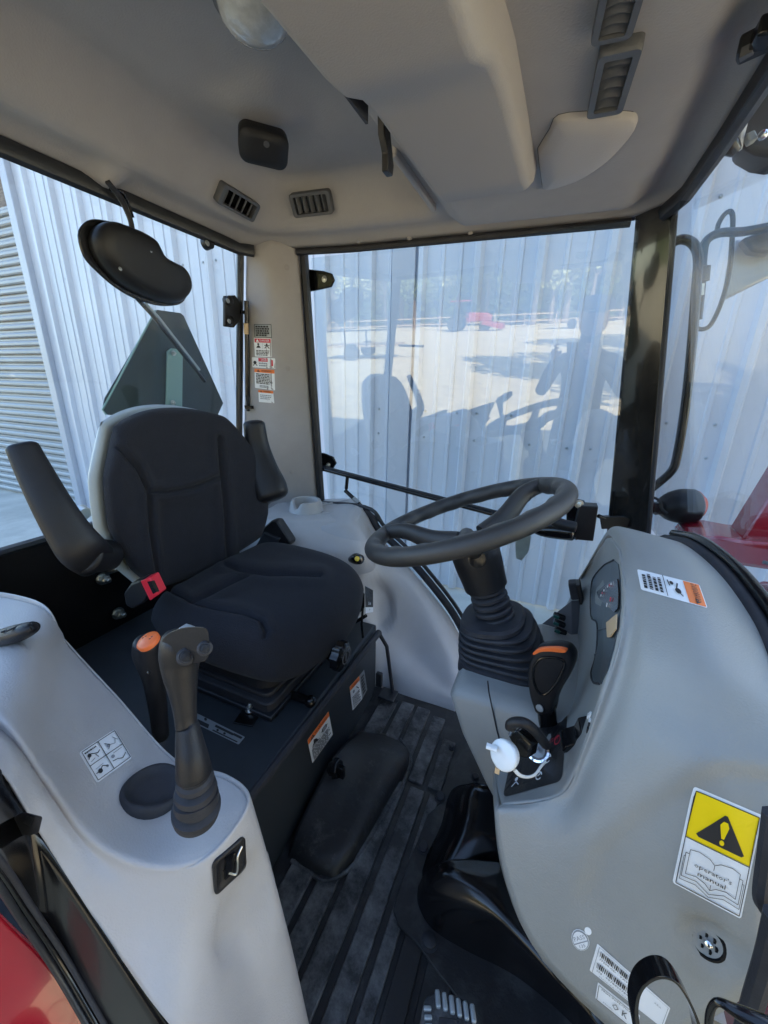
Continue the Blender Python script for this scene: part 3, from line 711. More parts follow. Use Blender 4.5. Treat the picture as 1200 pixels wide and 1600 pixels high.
pt = curve(pt, 5, True); pb2 = curve(pb2, 5, True); cT = sum(pt, Vector())/len(pt)
MB().loft([pb2, [a.lerp(b, .12)+Vector((0, 0, -.012)) for a, b in zip(pt, pb2)], [a.lerp(b, .04)+Vector((0, 0, -.004)) for a, b in zip(pt, pb2)], pt, [cT+(p-cT)*.96+Vector((0, 0, .002)) for p in pt], [cT+(p-cT)*.5+Vector((0, 0, .002)) for p in pt]]).build('console_top', 'grey_plastic', cab, angle=180)
tp = [W(370, 800, Y=1.30), W(370, 818, Y=1.18), W(440, 812, Y=1.16), W(505, 814, Y=1.16), W(553, 812, Y=1.20), W(560, 792, Y=1.32)]
# rubber seal along the door opening
sp_ = [(455, 792, 1.335), (560, 800, 1.345), (592, 832, 1.352), (640, 878, 1.36), (690, 938, 1.362), (716, 978, 1.365), (735, 1020, 1.37), (750, 1060, 1.37)]
mb = MB().tube(curve([W(a+2, b-2, Y=c) for a, b, c in sp_], 6), .015, 10, flat=.8); mb.build('door_seal', 'black_rubber', cab)
mb = MB().tube(curve([W(a+10, b-8, Y=c+.004) for a, b, c in sp_], 6), .008, 8); mb.build('door_seal_lip', 'black_paint', cab)
# small pull knob with yellow dot
k_ = pxloft('pull_knob', [(548, 874, 5, 1.03), (556, 873, 9, 1.02), (563, 874, 8, 1.01)], 'black_gloss', cab, n=14)
p = W(558, 873, Y=1.0); MB().lathe(p, (CAM-p), [(-.004, .008), (.002, .008), (.003, .005)], 14).build('knob_dot', 'yellow_dot', k_)

# ---------------------------------------------------------------- left hand console
top = [(-100, 1060, .16), (0, 1118, .16), (70, 1212, .158), (132, 1296, .158), (200, 1340, .168), (280, 1352, .19), (340, 1322, .222), (386, 1256, .268), (352, 1218, .288), (270, 1190, .292), (180, 1090, .305), (105, 1008, .318), (58, 946, .33), (-60, 934, .335)]
bot = [(-100, 1120, 'Y', .135), (0, 1206, 'Y', .13), (60, 1300, 'Y', .13), (123, 1396, 'Y', .13), (190, 1495, 'Y', .13), (300, 1640, 'Y', .13), (470, 1800, 'Z', .0), (490, 1640, 'Z', .0)]
T = [W(a, b, Y=c) for a, b, c in top]; Bq = [W(a, b, **{c: d}) for a, b, c, d in bot]
for i in range(8, 14): Bq.append(Vector((T[i].x-.01, T[i].y+.035, .0)))
cen = [(-110, 990, .25), (-40, 1010, .25), (40, 1080, .235), (120, 1170, .23), (220, 1250, .225), (290, 1285, .225), (310, 1275, .232), (320, 1262, .235), (310, 1255, .238), (240, 1210, .25), (160, 1130, .255), (80, 1040, .265), (20, 980, .275), (-80, 965, .28)]
sp0 = [(T[i]+T[13-i])/2+Vector((0, 0, .004)) for i in range(6)]; tip = sp0[5]*.6+(T[6]+T[7])*.2
Cn = sp0+[tip, tip]+sp0[::-1]
rows = []
rows.append(Cn)
rows.append([c+(t-c)*.62+Vector((0, 0, .0)) for c, t in zip(Cn, T)])
rows.append([c+(t-c)*.88+Vector((0, 0, -.0005)) for c, t in zip(Cn, T)])
def outw(i):
    d = T[i]-Cn[i]; d.z = 0; return d.normalized()
sil = {6: (408, 1320, .285), 7: (426, 1372, .30)}
rows.append([t+outw(i)*.001-Vector((0, 0, .003)) for i, t in enumerate(T)])
rows.append([t+outw(i)*.006-Vector((0, 0, .018)) for i, t in enumerate(T)])
mid = []
for i, (t, b) in enumerate(zip(T, Bq)):
    m_ = t+(b-t)*.5
    if i == 5: m_ = W(300, 1500, Y=.165)
    if i == 6: m_ = W(385, 1500, Z=.27)
    if i == 7: m_ = W(447, 1450, Z=.24)
    if i == 8: m_ = t+(b-t)*.5
    mid.append(m_)
rows.append(mid); rows.append(Bq)
def lc_disp(p):
    x_, y_ = pr(p); d = 0
    poly = [(335, 1500), (345, 1420), (372, 1370), (410, 1330), (428, 1400), (415, 1455), (385, 1490), (350, 1510)]
    d -= .013*ss(-5, 9, sdist((x_, y_), poly))
    d += .004*math.exp(-((y_-(1010-(x_-40)*.35))/10)**2)*ss(140, 60, x_)*ss(-20, 10, x_)
    return d
G = [r_ for r_ in rows]
# close the loop round the console: wrap columns
G = [[r_[-1]]+r_+[r_[0]] for r_ in G]
patch('left_console', G, 'grey_plastic', cab, k=8, disp=lc_disp, solid=.003)
LCB = BV['left_console']
decal('pictogram_sticker', cab, [(121, 1178), (178, 1141), (205, 1186), (150, 1226)],
      [('frame', .04, .04, .96, .86, .018, 'print_black'), ('line', [(.5, .04), (.5, .86)], .018, 'print_black'), ('line', [(.04, .45), (.96, .45)], .018, 'print_black')]
      + [('disc', .16, .68, .05, 'print_black'), ('line', [(.1, .6), (.2, .7), (.36, .62), (.44, .66)], .022, 'print_black'), ('line', [(.3, .62), (.34, .52)], .018, 'print_black'), ('line', [(.12, .52), (.25, .55)], .012, 'print_black')]+lines(.08, .42, .75, .82, 1)
      + [('disc', .66, .62, .045, 'print_grey'), ('line', [(.6, .72), (.7, .62), (.62, .54)], .018, 'print_black'), ('line', [(.7, .62), (.82, .58), (.88, .7)], .018, 'print_grey'), ('line', [(.84, .75), (.92, .62)], .012, 'print_black')]
      + [('disc', .2, .2, .06, 'print_black'), ('line', [(.08, .2), (.2, .2), (.3, .28), (.42, .2)], .02, 'print_black'), ('line', [(.12, .3), (.35, .32)], .012, 'print_grey'), ('disc', .4, .2, .035, 'print_grey')]
      + [('disc', .62, .32, .045, 'print_grey'), ('line', [(.56, .22), (.68, .2), (.8, .14), (.92, .22)], .02, 'print_black'), ('line', [(.66, .38), (.9, .39)], .01, 'print_black')],
      bv=LCB, asp=.9, rad=.06)
# round blanking pad
pxc = (238, 1238)
h_ = hit(LCB, 236, 1240)
c = h_[0]; nn = (h_[1]+Vector((0, 0, .8))).normalized()
rr = 44*depth(c)/FPX
e2 = Vector((1, 0, 0)); e2 = (e2-nn*e2.dot(nn)).normalized(); e1 = nn.cross(e2)
mb = MB(); rings = []
c = c-nn*.002
for h2, f in ((-.02, 1.02), (.008, 1.04), (.016, .99), (.019, .91), (.017, .82), (.012, .72), (.011, .4), (.011, .05)):
    rings.append([c+nn*h2+(e1*math.cos(2*math.pi*k/36)+e2*math.sin(2*math.pi*k/36)*(1.0+.12*math.sin(2*math.pi*k/36)))*rr*f for k in range(36)])
MB().loft(rings).build('round_pad', 'black_rubber', cab, angle=180)
# ashtray style socket with wire clip
P = [hit(LCB, a, b)[0] for a, b in ((330, 1345), (380, 1302), (383, 1352), (334, 1398))]
c, ex, ey, n, w_, h2 = frame4(P); L3 = lambda q, d: c+ex*q[0]+ey*q[1]+n*d
sk2 = (P[1]-P[0])
PXS = ((330, 1345), (380, 1302), (383, 1352), (334, 1398))
def sk_pt(u, v, d):
    q = [(1-u)*(1-v), u*(1-v), u*v, (1-u)*v]; h5 = hit(LCB, sum(a*c[0] for a, c in zip(q, PXS)), sum(a*c[1] for a, c in zip(q, PXS)))
    return h5[0]+h5[1]*(d+.002)
def sk_ring(m_, d):
    q = rrect(1-2*m_, 1-2*m_, .16, 4); return [sk_pt(a+.5, b+.5, d) for a, b in q]
soc = MB().loft([sk_ring(0, -.004), sk_ring(0, .002), sk_ring(.04, .003), sk_ring(.10, .003), sk_ring(.13, .0006), sk_ring(.3, .0005), sk_ring(.42, .0005)]).build('console_socket', 'black_plastic', cab, angle=60)
MB().tube(curve([sk_pt(.45, .66, .002), sk_pt(.66, .84, .004), sk_pt(.7, .55, .006), sk_pt(.72, .35, .005), sk_pt(.88, .22, .003)], 6), .0013, 8).build('wire_clip', 'zinc', soc)
MB().box(sk_pt(.5, .5, .000), (.012, .03, .006), ex, ey).build('socket_tab', 'black_gloss', soc)
# thumb knob at the rear
kb = thing('throttle_knob', 'flat black thumb knob at rear end of left console', 'lever', W(25, 995, Y=.25))
rings = []
pxloft('knob_body', [(-30, 1002, 10, .24), (-5, 998, 13, .24), (25, 990, 14, .245), (45, 983, 11, .25), (54, 979, 7, .255)], 'black_plastic', kb, ry=1.6)
for k in range(3):
    p = W(8+k*7, 984-k*1.5, Y=.238); MB().box(p, (.002, .02, .002)).build('grip_line', 'black_rubber', kb)

# ---------------------------------------------------------------- front console (dash)
oc = [  # columns far -> near, rows: inner edge, ridge, r1, r2, back
 [(905, 905, .96), (915, 892, .97), (935, 870, .98), (970, 850, .99), (1010, 850, 1.0)],
 [(940, 850, .83), (945, 839, .84), (965, 835, .85), (1000, 838, .86), (1045, 846, .87)],
 [(955, 838, .765), (963, 825, .765), (985, 828, .765), (1030, 840, .76), (1075, 854, .76)],
 [(970, 872, .64), (986, 860, .65), (1012, 862, .645), (1068, 872, .645), (1124, 895, .66)],
 [(976, 915, .565), (993, 908, .57), (1022, 912, .56), (1092, 926, .555), (1172, 960, .575)],
 [(975, 960, .525), (991, 955, .53), (1024, 962, .515), (1105, 985, .50), (1200, 1020, .52)],
 [(966, 1010, .495), (982, 1008, .498), (1018, 1020, .478), (1110, 1055, .455), (1225, 1100, .46)],
 [(952, 1056, .475), (968, 1062, .476), (1005, 1085, .452), (1100, 1130, .425), (1230, 1175, .42)],
 [(932, 1112, .455), (948, 1120, .455), (985, 1145, .430), (1085, 1195, .40), (1225, 1245, .395)],
 [(908, 1180, .438), (921, 1188, .436), (958, 1212, .41), (1065, 1270, .385), (1212, 1330, .375)],
 [(884, 1236, .425), (892, 1252, .418), (925, 1290, .392), (1045, 1360, .372), (1198, 1430, .365)],
 [(830, 1256, .42), (834, 1274, .410), (862, 1350, .385), (950, 1455, .366), (1180, 1540, .36)],
 [(783, 1258, .418), (776, 1278, .405), (796, 1385, .380), (850, 1500, .362), (1000, 1650, .355)]]
G = [[W(a, b, Y=c) for a, b, c in col] for col in oc]
rec = [(948, 1600), (940, 1480), (905, 1400), (930, 1330), (1000, 1268), (1085, 1215), (1130, 1200), (1260, 1215), (1300, 1500), (1250, 1700)]
def dash_disp(p):
    x_, y_ = pr(p)
    if y_ < 1100: return 0
    d = -.008*ss(-20, 20, sdist((x_, y_), rec))*ss(1560, 1400, y_)
    e = math.hypot((x_-1110)/38, (y_-1473)/30); a_ = ((x_-1128)*.8+(y_-1490)*.6)
    d -= .012*ss(1.25, .6, math.hypot(((x_-1112)*.85+(y_-1478)*.52)/48, ((y_-1478)*.85-(x_-1112)*.52)/24))
    return d
patch('dash_cowl', G, 'grey_console', cab, k=9, disp=dash_disp, solid=.003)
DCB = BV['dash_cowl']
fc = [
 [(948, 842, .80), (955, 840, .765), (960, 845, .72), (968, 860, .66)],
 [(912, 898, .955), (932, 895, .88), (950, 893, .72), (975, 905, .575)],
 [(890, 937, .99), (912, 945, .90), (935, 950, .72), (976, 955, .527)],
 [(872, 975, 1.0), (900, 1000, .88), (925, 1015, .69), (966, 1010, .497)],
 [(858, 1015, .97), (888, 1055, .82), (915, 1075, .63), (945, 1076, .467)],
 [(856, 1060, .82), (880, 1100, .70), (900, 1125, .57), (922, 1145, .448)],
 [(830, 1120, .66), (850, 1150, .57), (875, 1180, .50), (898, 1210, .432)],
 [(796, 1170, .60), (805, 1195, .53), (830, 1225, .47), (868, 1246, .424)],
 [(774, 1196, .58), (776, 1215, .51), (779, 1238, .46), (784, 1258, .418)]]
patch('dash_face', [[W(a, b, Y=c) for a, b, c in row] for row in fc], 'grey_console', cab, k=9, solid=.003)
DFB = BV['dash_face']
# near left end below the key plate
el = [[(774, 1196, .58), (776, 1225, .49), (780, 1258, .42)], [(772, 1240, .58), (773, 1260, .49), (776, 1280, .408)], [(788, 1350, .58), (787, 1365, .49), (796, 1385, .382)], [(840, 1470, .55), (842, 1485, .46), (850, 1500, .364)], [(1000, 1600, .55), (1000, 1630, .46), (1000, 1650, .357)]]
patch('dash_end', [[W(a, b, Y=c) for a, b, c in row] for row in el], 'grey_console', cab, k=5, solid=.003)
# instrument window, gauge
def facepoly(name, px, m, off, parent=cab, bv=DFB, lab=None, n=3):
    q = [tuple(v) for v in px]
    P_ = []; 
    for x_, y_ in q:
        h_ = hit(bv, x_, y_)
        P_.append(h_[0]+h_[1]*off if h_ else None)
    ok = [p for p in P_ if p is not None]
    cx = sum(a[0] for a in q)/len(q); cy = sum(a[1] for a in q)/len(q); hc = hit(bv, cx, cy)
    c_ = hc[0]+hc[1]*off
    vs = [c_]+ok; k = len(ok); fs = [(0, 1+i, 1+(i+1) % k) for i in range(k)]
    return MB().add(vs, fs).build(name, m, parent, smooth=False, solid=.0015)
iw = facepoly('instrument_panel', [(926, 922), (930, 900), (944, 884), (960, 874), (969, 882), (972, 905), (973, 950), (965, 1000), (953, 1048), (942, 1070), (930, 1067), (927, 1052), (935, 1022), (936, 975), (926, 962)], 'gauge_window', .002)
facepoly('gauge', [(937, 926), (948, 917), (962, 909), (971, 906), (973, 930), (972, 952), (966, 958), (952, 946), (940, 935)], 'gauge_black', .0045, iw)
for k, (x_, y_) in enumerate(((946, 932), (948, 928), (951, 924), (954, 921), (957, 918), (960, 916), (963, 914), (967, 912), (956, 947), (962, 938))):
    h5 = hit(DFB, x_, y_)
    if h5: MB().box(h5[0]+h5[1]*.0068, (.0012, .0025, .0028 if k < 8 else .006)).build('gauge_tick', ('sticker_white', 'print_red', 'sticker_white', 'print_grey')[k % 4], iw)
facepoly('gauge_tag', [(955, 975), (972, 962), (971, 985), (962, 998), (957, 998)], 'manila', .006, iw)
MB().tube(curve([hit(DFB, a, b)[0]+hit(DFB, a, b)[1]*.003 for a, b in ((940, 1070), (930, 1067), (927, 1052), (935, 1022), (936, 975), (926, 962), (927, 910), (944, 886), (962, 876))], 4), .0016, 6).build('panel_edge', 'black_rubber', iw)
h_ = hit(DFB, 936, 1000)
for q in ((930, 1024, 945, 1020), (936, 985, 958, 982)):
    a = hit(DFB, q[0]+3, q[1]); b = hit(DFB, q[2], q[3])
    MB().tube([a[0]+a[1]*.003, b[0]+b[1]*.003], .002, 6).build('panel_step', 'gauge_window', iw)
# switch bank: dark plate with three green rockers
facepoly('switch_plate', [(838, 985), (893, 938), (896, 1000), (880, 1010), (850, 992)], 'black_paint', .004, lab=None) if False else None
P = [W(842, 978, Y=.90), W(893, 938, Y=.92), W(893, 1000, Y=.86), W(862, 992, Y=.86)]
MB().prism(P, (.03, .02, 0)).build('switch_plate', 'vent_grey', cab, bevel=.002)
for k, (x_, y_) in enumerate(((874, 963), (874, 974), (876, 986))):
    p = W(x_, y_, Y=.865); sw = MB().box(p, (.028, .012, .0105), ex=(.9, 0, -.2)).build('rocker_switch', 'black_gloss', cab, bevel=.002)
    MB().box(p+Vector((-.007, -.005, .0005)), (.013, .006, .0075), ex=(.9, 0, -.2)).build('switch_lens', 'green_switch', sw, bevel=.001)
p = W(897, 921, Y=.93); sw = MB().box(p, (.020, .03, .042), ex=(.94, 0, .3)).build('rocker_switch', 'black_rubber', cab, bevel=.004)
MB().box(p+Vector((.012, -.006, 0)), (.010, .034, .050), ex=(.94, 0, .3)).build('switch_bezel', 'black_plastic', sw, bevel=.002)
# key plate
kp = decal('key_plate', cab, [(806, 1158), (890, 1096), (880, 1222), (786, 1249)],
      [('text', 'STOP', .80, .55, .05, 'print_red'), ('line', [(.05, .72), (.95, .98)], .012, 'gauge_black')]
      + [('line', [(.72+.055*math.cos(a*.5), .34+.055*math.sin(a*.5)), (.72+.055*math.cos(a*.5+.5), .34+.055*math.sin(a*.5+.5))], .016, 'sticker_white') for a in range(11)] + [('line', [(.72, .34), (.76, .36)], .014, 'sticker_white')]
      + [('line', [(.60+.05*math.cos(a*.5), .15+.05*math.sin(a*.5)), (.60+.05*math.cos(a*.5+.5), .15+.05*math.sin(a*.5+.5))], .016, 'sticker_white') for a in range(11)] + [('line', [(.58, .15), (.63, .18)], .014, 'sticker_white')]
      + [('line', [(.86+.05*math.cos(a*.5), .52+.05*math.sin(a*.5)), (.86+.05*math.cos(a*.5+.5), .52+.05*math.sin(a*.5+.5))], .014, 'print_red') for a in range(13)]
      + [('disc', .2, .22, .03, 'sticker_white'), ('line', [(.13, .12), (.2, .18), (.25, .12)], .016, 'sticker_white'), ('line', [(.28, .26), (.34, .2)], .014, 'sticker_white')]
      + [('rect', .02, .64, .10, .69, 'sticker_white', 3), ('rect', .16, .69, .24, .74, 'sticker_white', 3)],
      base='black_plastic', bv=DFB, asp=.95, rad=.09)
# red black hazard rocker on the near edge of the console
h_ = hit(DFB, 902, 1150); p = W(905, 1150, Y=.50)
n2 = Vector((-.75, -.3, .45)).normalized(); e_ = Vector((.25, -.2, .9)); e_ = (e_-n2*e_.dot(n2)).normalized(); e3 = n2.cross(e_)
sw = MB().prism([p+e_*a+n2*b-e3*.013 for a, b in ((-.030, -.012), (-.030, .006), (-.018, .010), (0, .006), (.018, .016), (.030, .012), (.030, -.012))], e3*.026).build('hazard_switch', 'black_gloss', cab, bevel=.002)
MB().box(p-n2*.008, (.072, .036, .012), e_, e3).build('switch_bezel', 'black_rubber', sw, bevel=.003)
for k, (x_, y_) in enumerate(((922, 1120), (923, 1135), (924, 1128), (921, 1142), (925, 1118))):
    h_ = hit(DCB, x_, y_) or hit(DFB, x_, y_)
    if h_: MB().box(h_[0]+h_[1]*.0012, (.004, .004, .007)).build('printed_mark', 'print_black' if k % 2 else 'sticker_white', cab)
# operator's manual sticker
wt = [('rect', .04, .70, .96, 1.36, 'print_yellow', 1), ('frame', .04, .04, .96, 1.36, .012, 'print_black'), ('line', [(.04, .70), (.96, .70)], .012, 'print_black'),
      ('poly', [(.17, .80), (.21, .77), (.83, .77), (.86, .80), (.54, 1.20), (.50, 1.20)], 'print_black', 2), ('poly', [(.46, 1.06), (.50, 1.12), (.56, 1.12), (.59, 1.06), (.55, .89), (.51, .89)], 'print_yellow', 3), ('disc', .53, .835, .035, 'print_yellow', 3)]
def bk(o, d): return [('line', [(.14-o, .22-d), (.14-o, .56-d), (.26, .585-d*.6), (.42, .56-d*.3), (.50, .51)], .008, 'print_black'), ('line', [(.14-o, .22-d), (.28, .25-d), (.42, .22-d*1.3), (.50, .165-d*1.3), (.58, .22-d*1.3), (.72, .25-d), (.86+o, .22-d), (.86+o, .56-d)], .008, 'print_black'), ('line', [(.86+o, .56-d), (.74, .585-d*.6), (.58, .56-d*.3), (.50, .51)], .008, 'print_black')]
wt += bk(0, 0)+[('line', [(.14, .50), (.09, .50), (.09, .17), (.3, .19), (.5, .11), (.7, .19), (.91, .17), (.91, .50), (.86, .50)], .008, 'print_black'), ('line', [(.09, .45), (.055+.02, .45), (.075, .12), (.3, .14), (.5, .07), (.7, .14), (.935, .12), (.935, .45), (.91, .45)], .007, 'print_black'), ('line', [(.5, .51), (.5, .44)], .008, 'print_black'), ('line', [(.5, .24), (.5, .165)], .008, 'print_black'),
      ('text', "operator's", .5, .395, .062, 'print_black', .54), ('text', 'manual', .5, .30, .062, 'print_black', .40)]
decal('manual_sticker', cab, [(1083, 1226), (1190, 1272), (1157, 1433), (1050, 1376)], wt, bv=DCB, asp=1.4, rad=.04)
# warning sticker on the cowl (reads from the other side)
decal('warning_sticker', cab, [(1104, 952), (1091, 915), (996, 891), (1003, 923)],
      [('rect', .03, 1.9, .97, 2.55, 'print_orange'), ('line', [(.03, 1.05), (.97, 1.05)], .03, 'print_black'), ('text', 'WARNING', .56, 2.28, .26, 'print_black', .7)]+warn_tri(.16, 2.28, .22)
      + [('disc', .4, 1.55, .12, 'print_black'), ('disc', .7, 1.35, .08, 'print_black'), ('line', [(.2, 1.7), (.45, 1.5), (.75, 1.6)], .05, 'print_black'), ('line', [(.55, 1.25), (.8, 1.2)], .05, 'print_black')]+lines(.12, .9, .12, .95, 4, 'print_black', .6),
      bv=DCB, asp=2.6, rad=.08)
# bar code labels, OK label, round inspection dots
bc = []; x_ = .06
r2 = random.Random(3)
for row in (.48, .20):
    x_ = .06
    while x_ < .62:
        w3 = r2.choice((.006, .010, .016)); bc.append(('rect', x_, row, x_+w3, row+.12, 'print_black', 3)); x_ += w3+r2.choice((.006, .009, .014))
bc += [('text', 'ITEM CD : TAYAY', .30, .425, .045, 'print_black', .46), ('text', 'SN : 94784007804', .30, .145, .045, 'print_black', .46), ('text', 'MANUFACTURER', .32, .06, .03, 'print_grey', .4), ('text', 'AEA', .85, .5, .04, 'print_grey'), ('frame', .03, .03, .97, .66, .006, 'print_grey')]
decal('barcode_label', cab, [(933, 1471), (1047, 1571), (1035, 1603), (921, 1513)], bc, bv=DCB, asp=.68, rad=.02)
decal('ok_label', cab, [(934, 1531), (1000, 1583), (994, 1608), (930, 1556)], [('frame', .03, .03, .97, .47, .012, 'print_black'), ('text', 'O K', .55, .22, .18, 'print_black', .36), ('text', 'FINAL INSPECTION', .45, .41, .05, 'print_black', .7), ('text', 'PASSED', .3, .1, .04, 'print_grey', .25)], base='sticker_white', bv=DCB, asp=.5, rad=.02)
decal('inspection_label', cab, [(889, 1452), (912, 1446), (926, 1478), (900, 1486)], [('disc', .5, .5, .47, 'print_grey', 1), ('disc', .5, .5, .42, 'sticker_white', 2), ('text', 'PASS', .5, .62, .22, 'print_grey', .66), ('line', [(.1, .42), (.9, .42)], .05, 'print_grey'), ('text', '135', .5, .25, .16, 'print_grey', .35)], bv=DCB, asp=1.0, rad=.49)
decal('inspection_label', cab, [(911, 1448), (920, 1444), (926, 1456), (917, 1460)], [], bv=DCB, asp=1.0, rad=.49)
# socket in the recess
h_ = hit(DCB, 1106, 1472)
if h_:
    nn = h_[1]; sc_ = MB().lathe(h_[0]-nn*.004, nn, [(0, .0155), (.006, .0155), (.0075, .013), (.002, .011), (.001, 0.0)], 26).build('side_socket', 'socket_black', cab, angle=50)
    MB().lathe(h_[0], nn, [(0, .004), (.005, .0035), (.006, .002)], 6).build('socket_pin', 'chrome', sc_)
    for k in range(6):
        a = k*math.pi/3; e1 = nn.orthogonal().normalized(); e2 = nn.cross(e1); MB().box(h_[0]+(e1*math.cos(a)+e2*math.sin(a))*.007+nn*.001, (.002, .004, .004)).build('socket_rib', 'black_gloss', sc_)
# windshield lower rubber and cowl rubber
mb = MB().tube(curve([W(*q) if False else W(q[0], q[1], Y=q[2]) for q in ((1040, 845, .9), (1077, 855, .77), (1125, 894, .67), (1173, 958, .585), (1203, 1018, .53), (1235, 1100, .47), (1240, 1250, .41))], 6), .013, 10); mb.build('cowl_seal', 'black_rubber', cab)
mb = MB().tube(curve([W(q[0], q[1], Y=q[2])+Vector((.012, 0, .008)) for q in ((1040, 838, .9), (1077, 848, .77), (1128, 888, .67), (1177, 950, .585), (1210, 1010, .53))], 6), .008, 10); mb.build('cowl_gutter', 'black_gloss', cab)
mb = MB().tube(curve([W(1205, 1270, Y=.33), W(1196, 1340, Y=.33), W(1189, 1400, Y=.33), W(1200, 1425, Y=.33)], 5), .006, 8); mb.build('side_rubber', 'black_rubber', cab)
mb = MB().tube(curve([W(1212, 1430, Y=.31), W(1196, 1500, Y=.31), W(1175, 1570, Y=.31), W(1155, 1640, Y=.31)], 5), .008, 8); mb.build('side_rubber', 'black_rubber', cab)
# column cover
def cs(z, x0, x1, y0, y1, r_=.03, nose=.0):
    return [Vector((x0+(x1-x0)*(a+.5), y0+(y1-y0)*(b+.5), z)) for a, b in rrect(1, 1, .05, 4)]
rg = [cs(.462, -.085, .19, .63, .86), cs(.458, -.105, .20, .61, .88), cs(.44, -.115, .20, .60, .89), cs(.36, -.085, .20, .60, .89), cs(.26, -.03, .2, .60, .89), cs(.12, .06, .2, .60, .89), cs(.0, .12, .2, .6, .89)]
mb = MB().loft(rg[::-1]); o = mb.build('column_cover', 'grey_console', cab, angle=60)
mb = MB().tube([W(762, 1064, Y=.599), W(764, 1082, Y=.597), W(776, 1140, Y=.598), W(792, 1200, Y=.598)], .0013, 6); mb.build('cover_seam', 'black_rubber', cab)
# black plate behind boot
rgx = [W(838, 992, Y=.80), W(880, 1010, Y=.78), W(893, 1060, Y=.76), W(850, 1075, Y=.74)]
MB().box((.075, .84, .43), (.12, .12, .08)).build('column_shroud_base', 'grey_console', cab, bevel=.02)
# pedal area: tunnel cover, glossy chute, brake pedal
tg = [[(742, 1222, .13), (760, 1226, .14), (800, 1225, .14), (850, 1225, .14)], [(706, 1236, .06), (735, 1238, .115), (790, 1250, .12), (850, 1255, .12)], [(690, 1290, .03), (722, 1290, .10), (785, 1305, .11), (850, 1310, .11)], [(668, 1338, .02), (705, 1345, .075), (780, 1352, .08), (850, 1360, .08)], [(655, 1385, .0), (690, 1368, .055), (770, 1362, .08), (850, 1375, .09)]]
patch('tunnel_cover', [[W(a, b, Z=c) for a, b, c in row] for row in tg], 'black_gloss', cab, k=6)
pd = pxloft('clutch_pedal', [(712, 1272, 10, .72), (740, 1280, 12, .70), (775, 1292, 10, .68), (830, 1308, 9, .66)], 'black_plastic', cab, n=12, sq=4)
cg = [[(655, 1385, .02), (668, 1362, .075), (700, 1345, .115), (760, 1345, .125), (810, 1350, .125)],
      [(653, 1420, .0), (672, 1392, .075), (705, 1368, .12), (770, 1372, .14), (830, 1380, .14)],
      [(672, 1455, .0), (700, 1432, .06), (745, 1412, .12), (800, 1425, .14), (870, 1440, .14)],
      [(722, 1487, .0), (745, 1468, .05), (785, 1455, .11), (835, 1480, .14), (920, 1500, .13)],
      [(800, 1525, .0), (815, 1510, .05), (840, 1500, .10), (875, 1535, .13), (960, 1560, .12)],
      [(880, 1590, .0), (888, 1575, .04), (900, 1560, .09), (925, 1590, .11), (1000, 1620, .1)],
      [(950, 1670, .0), (955, 1650, .04), (965, 1640, .08), (985, 1660, .1), (1040, 1690, .1)]]
patch('transmission_cover', [[W(a, b, Z=c) for a, b, c in row] for row in cg], 'black_gloss', cab, k=7)
bp_ = [W(*q, Z=.10) for q in ((676, 1552), (700, 1550), (738, 1570), (752, 1600), (750, 1640), (655, 1640), (658, 1590), (664, 1560))]
ped = MB().prism(curve(bp_, 3, True), (0, 0, -.012)).build('brake_pedal', 'mat_rubber', cab, bevel=.003)
for k in range(6):
    a = W(684+k*11, 1561+k*4.6, Z=.101); MB().box(a, (.0075, .020, .008), ex=(.92, .38, 0), ey=(-.38, .92, 0)).build('pedal_grip', 'label_silver', ped, bevel=.0025)
for k in range(4):
    a = W(668+k*1.0, 1576+k*14, Z=.101); MB().box(a, (.012, .006, .006), ex=(.92, .38, 0), ey=(-.38, .92, 0)).build('pedal_grip', 'label_silver', ped, bevel=.002)
MB().prism([W(a, b, Z=.101) for a, b in ((686, 1590), (716, 1594), (718, 1604), (700, 1604), (698, 1640), (684, 1640))], (0, 0, .003)).build('pedal_mark', 'black_rubber', ped, bevel=.001)

# ---------------------------------------------------------------- left door frame, seal, fender (bottom left of the picture)
fr = [[(-80, 1125, 'Y', .132), (-80, 1240, 'Z', .68), (-80, 1262, 'Z', .66)], [(0, 1206, 'Y', .13), (0, 1330, 'Z', .56), (-4, 1345, 'Z', .55)], [(60, 1300, 'Y', .13), (50, 1403, 'Z', .46), (44, 1418, 'Z', .45)], [(123, 1396, 'Y', .13), (103, 1482, 'Z', .37), (97, 1497, 'Z', .36)], [(190, 1495, 'Y', .13), (165, 1590, 'Z', .295), (158, 1604, 'Z', .285)], [(262, 1600, 'Y', .13), (200, 1690, 'Z', .21), (190, 1710, 'Z', .2)], [(340, 1710, 'Y', .13), (260, 1810, 'Z', .1), (250, 1830, 'Z', .1)]]
patch('door_sill', [[W(a, b, **{c: d}) for a, b, c, d in row] for row in fr], 'black_gloss', cab, k=6)
mb = MB().tube(curve([W(a, b+4, Z=z_) for a, b, z_ in ((-80, 1262, .675), (0, 1340, .556), (50, 1413, .456), (103, 1492, .366), (166, 1600, .29), (224, 1700, .21))], 6), .0028, 10); mb.build('sill_seal', 'black_rubber', cab)
mb = MB().tube(curve([W(a-8, b+12, Z=z_-.004) for a, b, z_ in ((-80, 1262, .675), (0, 1340, .556), (50, 1413, .456), (103, 1492, .366), (166, 1600, .29), (224, 1700, .21))], 6), .0032, 10); mb.build('sill_tube', 'black_gloss', cab)
mb = MB().tube(curve([W(a-16, b+25, Z=z_-.009) for a, b, z_ in ((-80, 1262, .675), (0, 1340, .556), (50, 1413, .456), (103, 1492, .366), (166, 1600, .29), (224, 1700, .21))], 6), .0034, 10); mb.build('sill_lip', 'black_paint', cab)
fd = thing('rear_fender', 'glossy red rear fender below the open left door', 'fender', (-.6, -.05, .3))
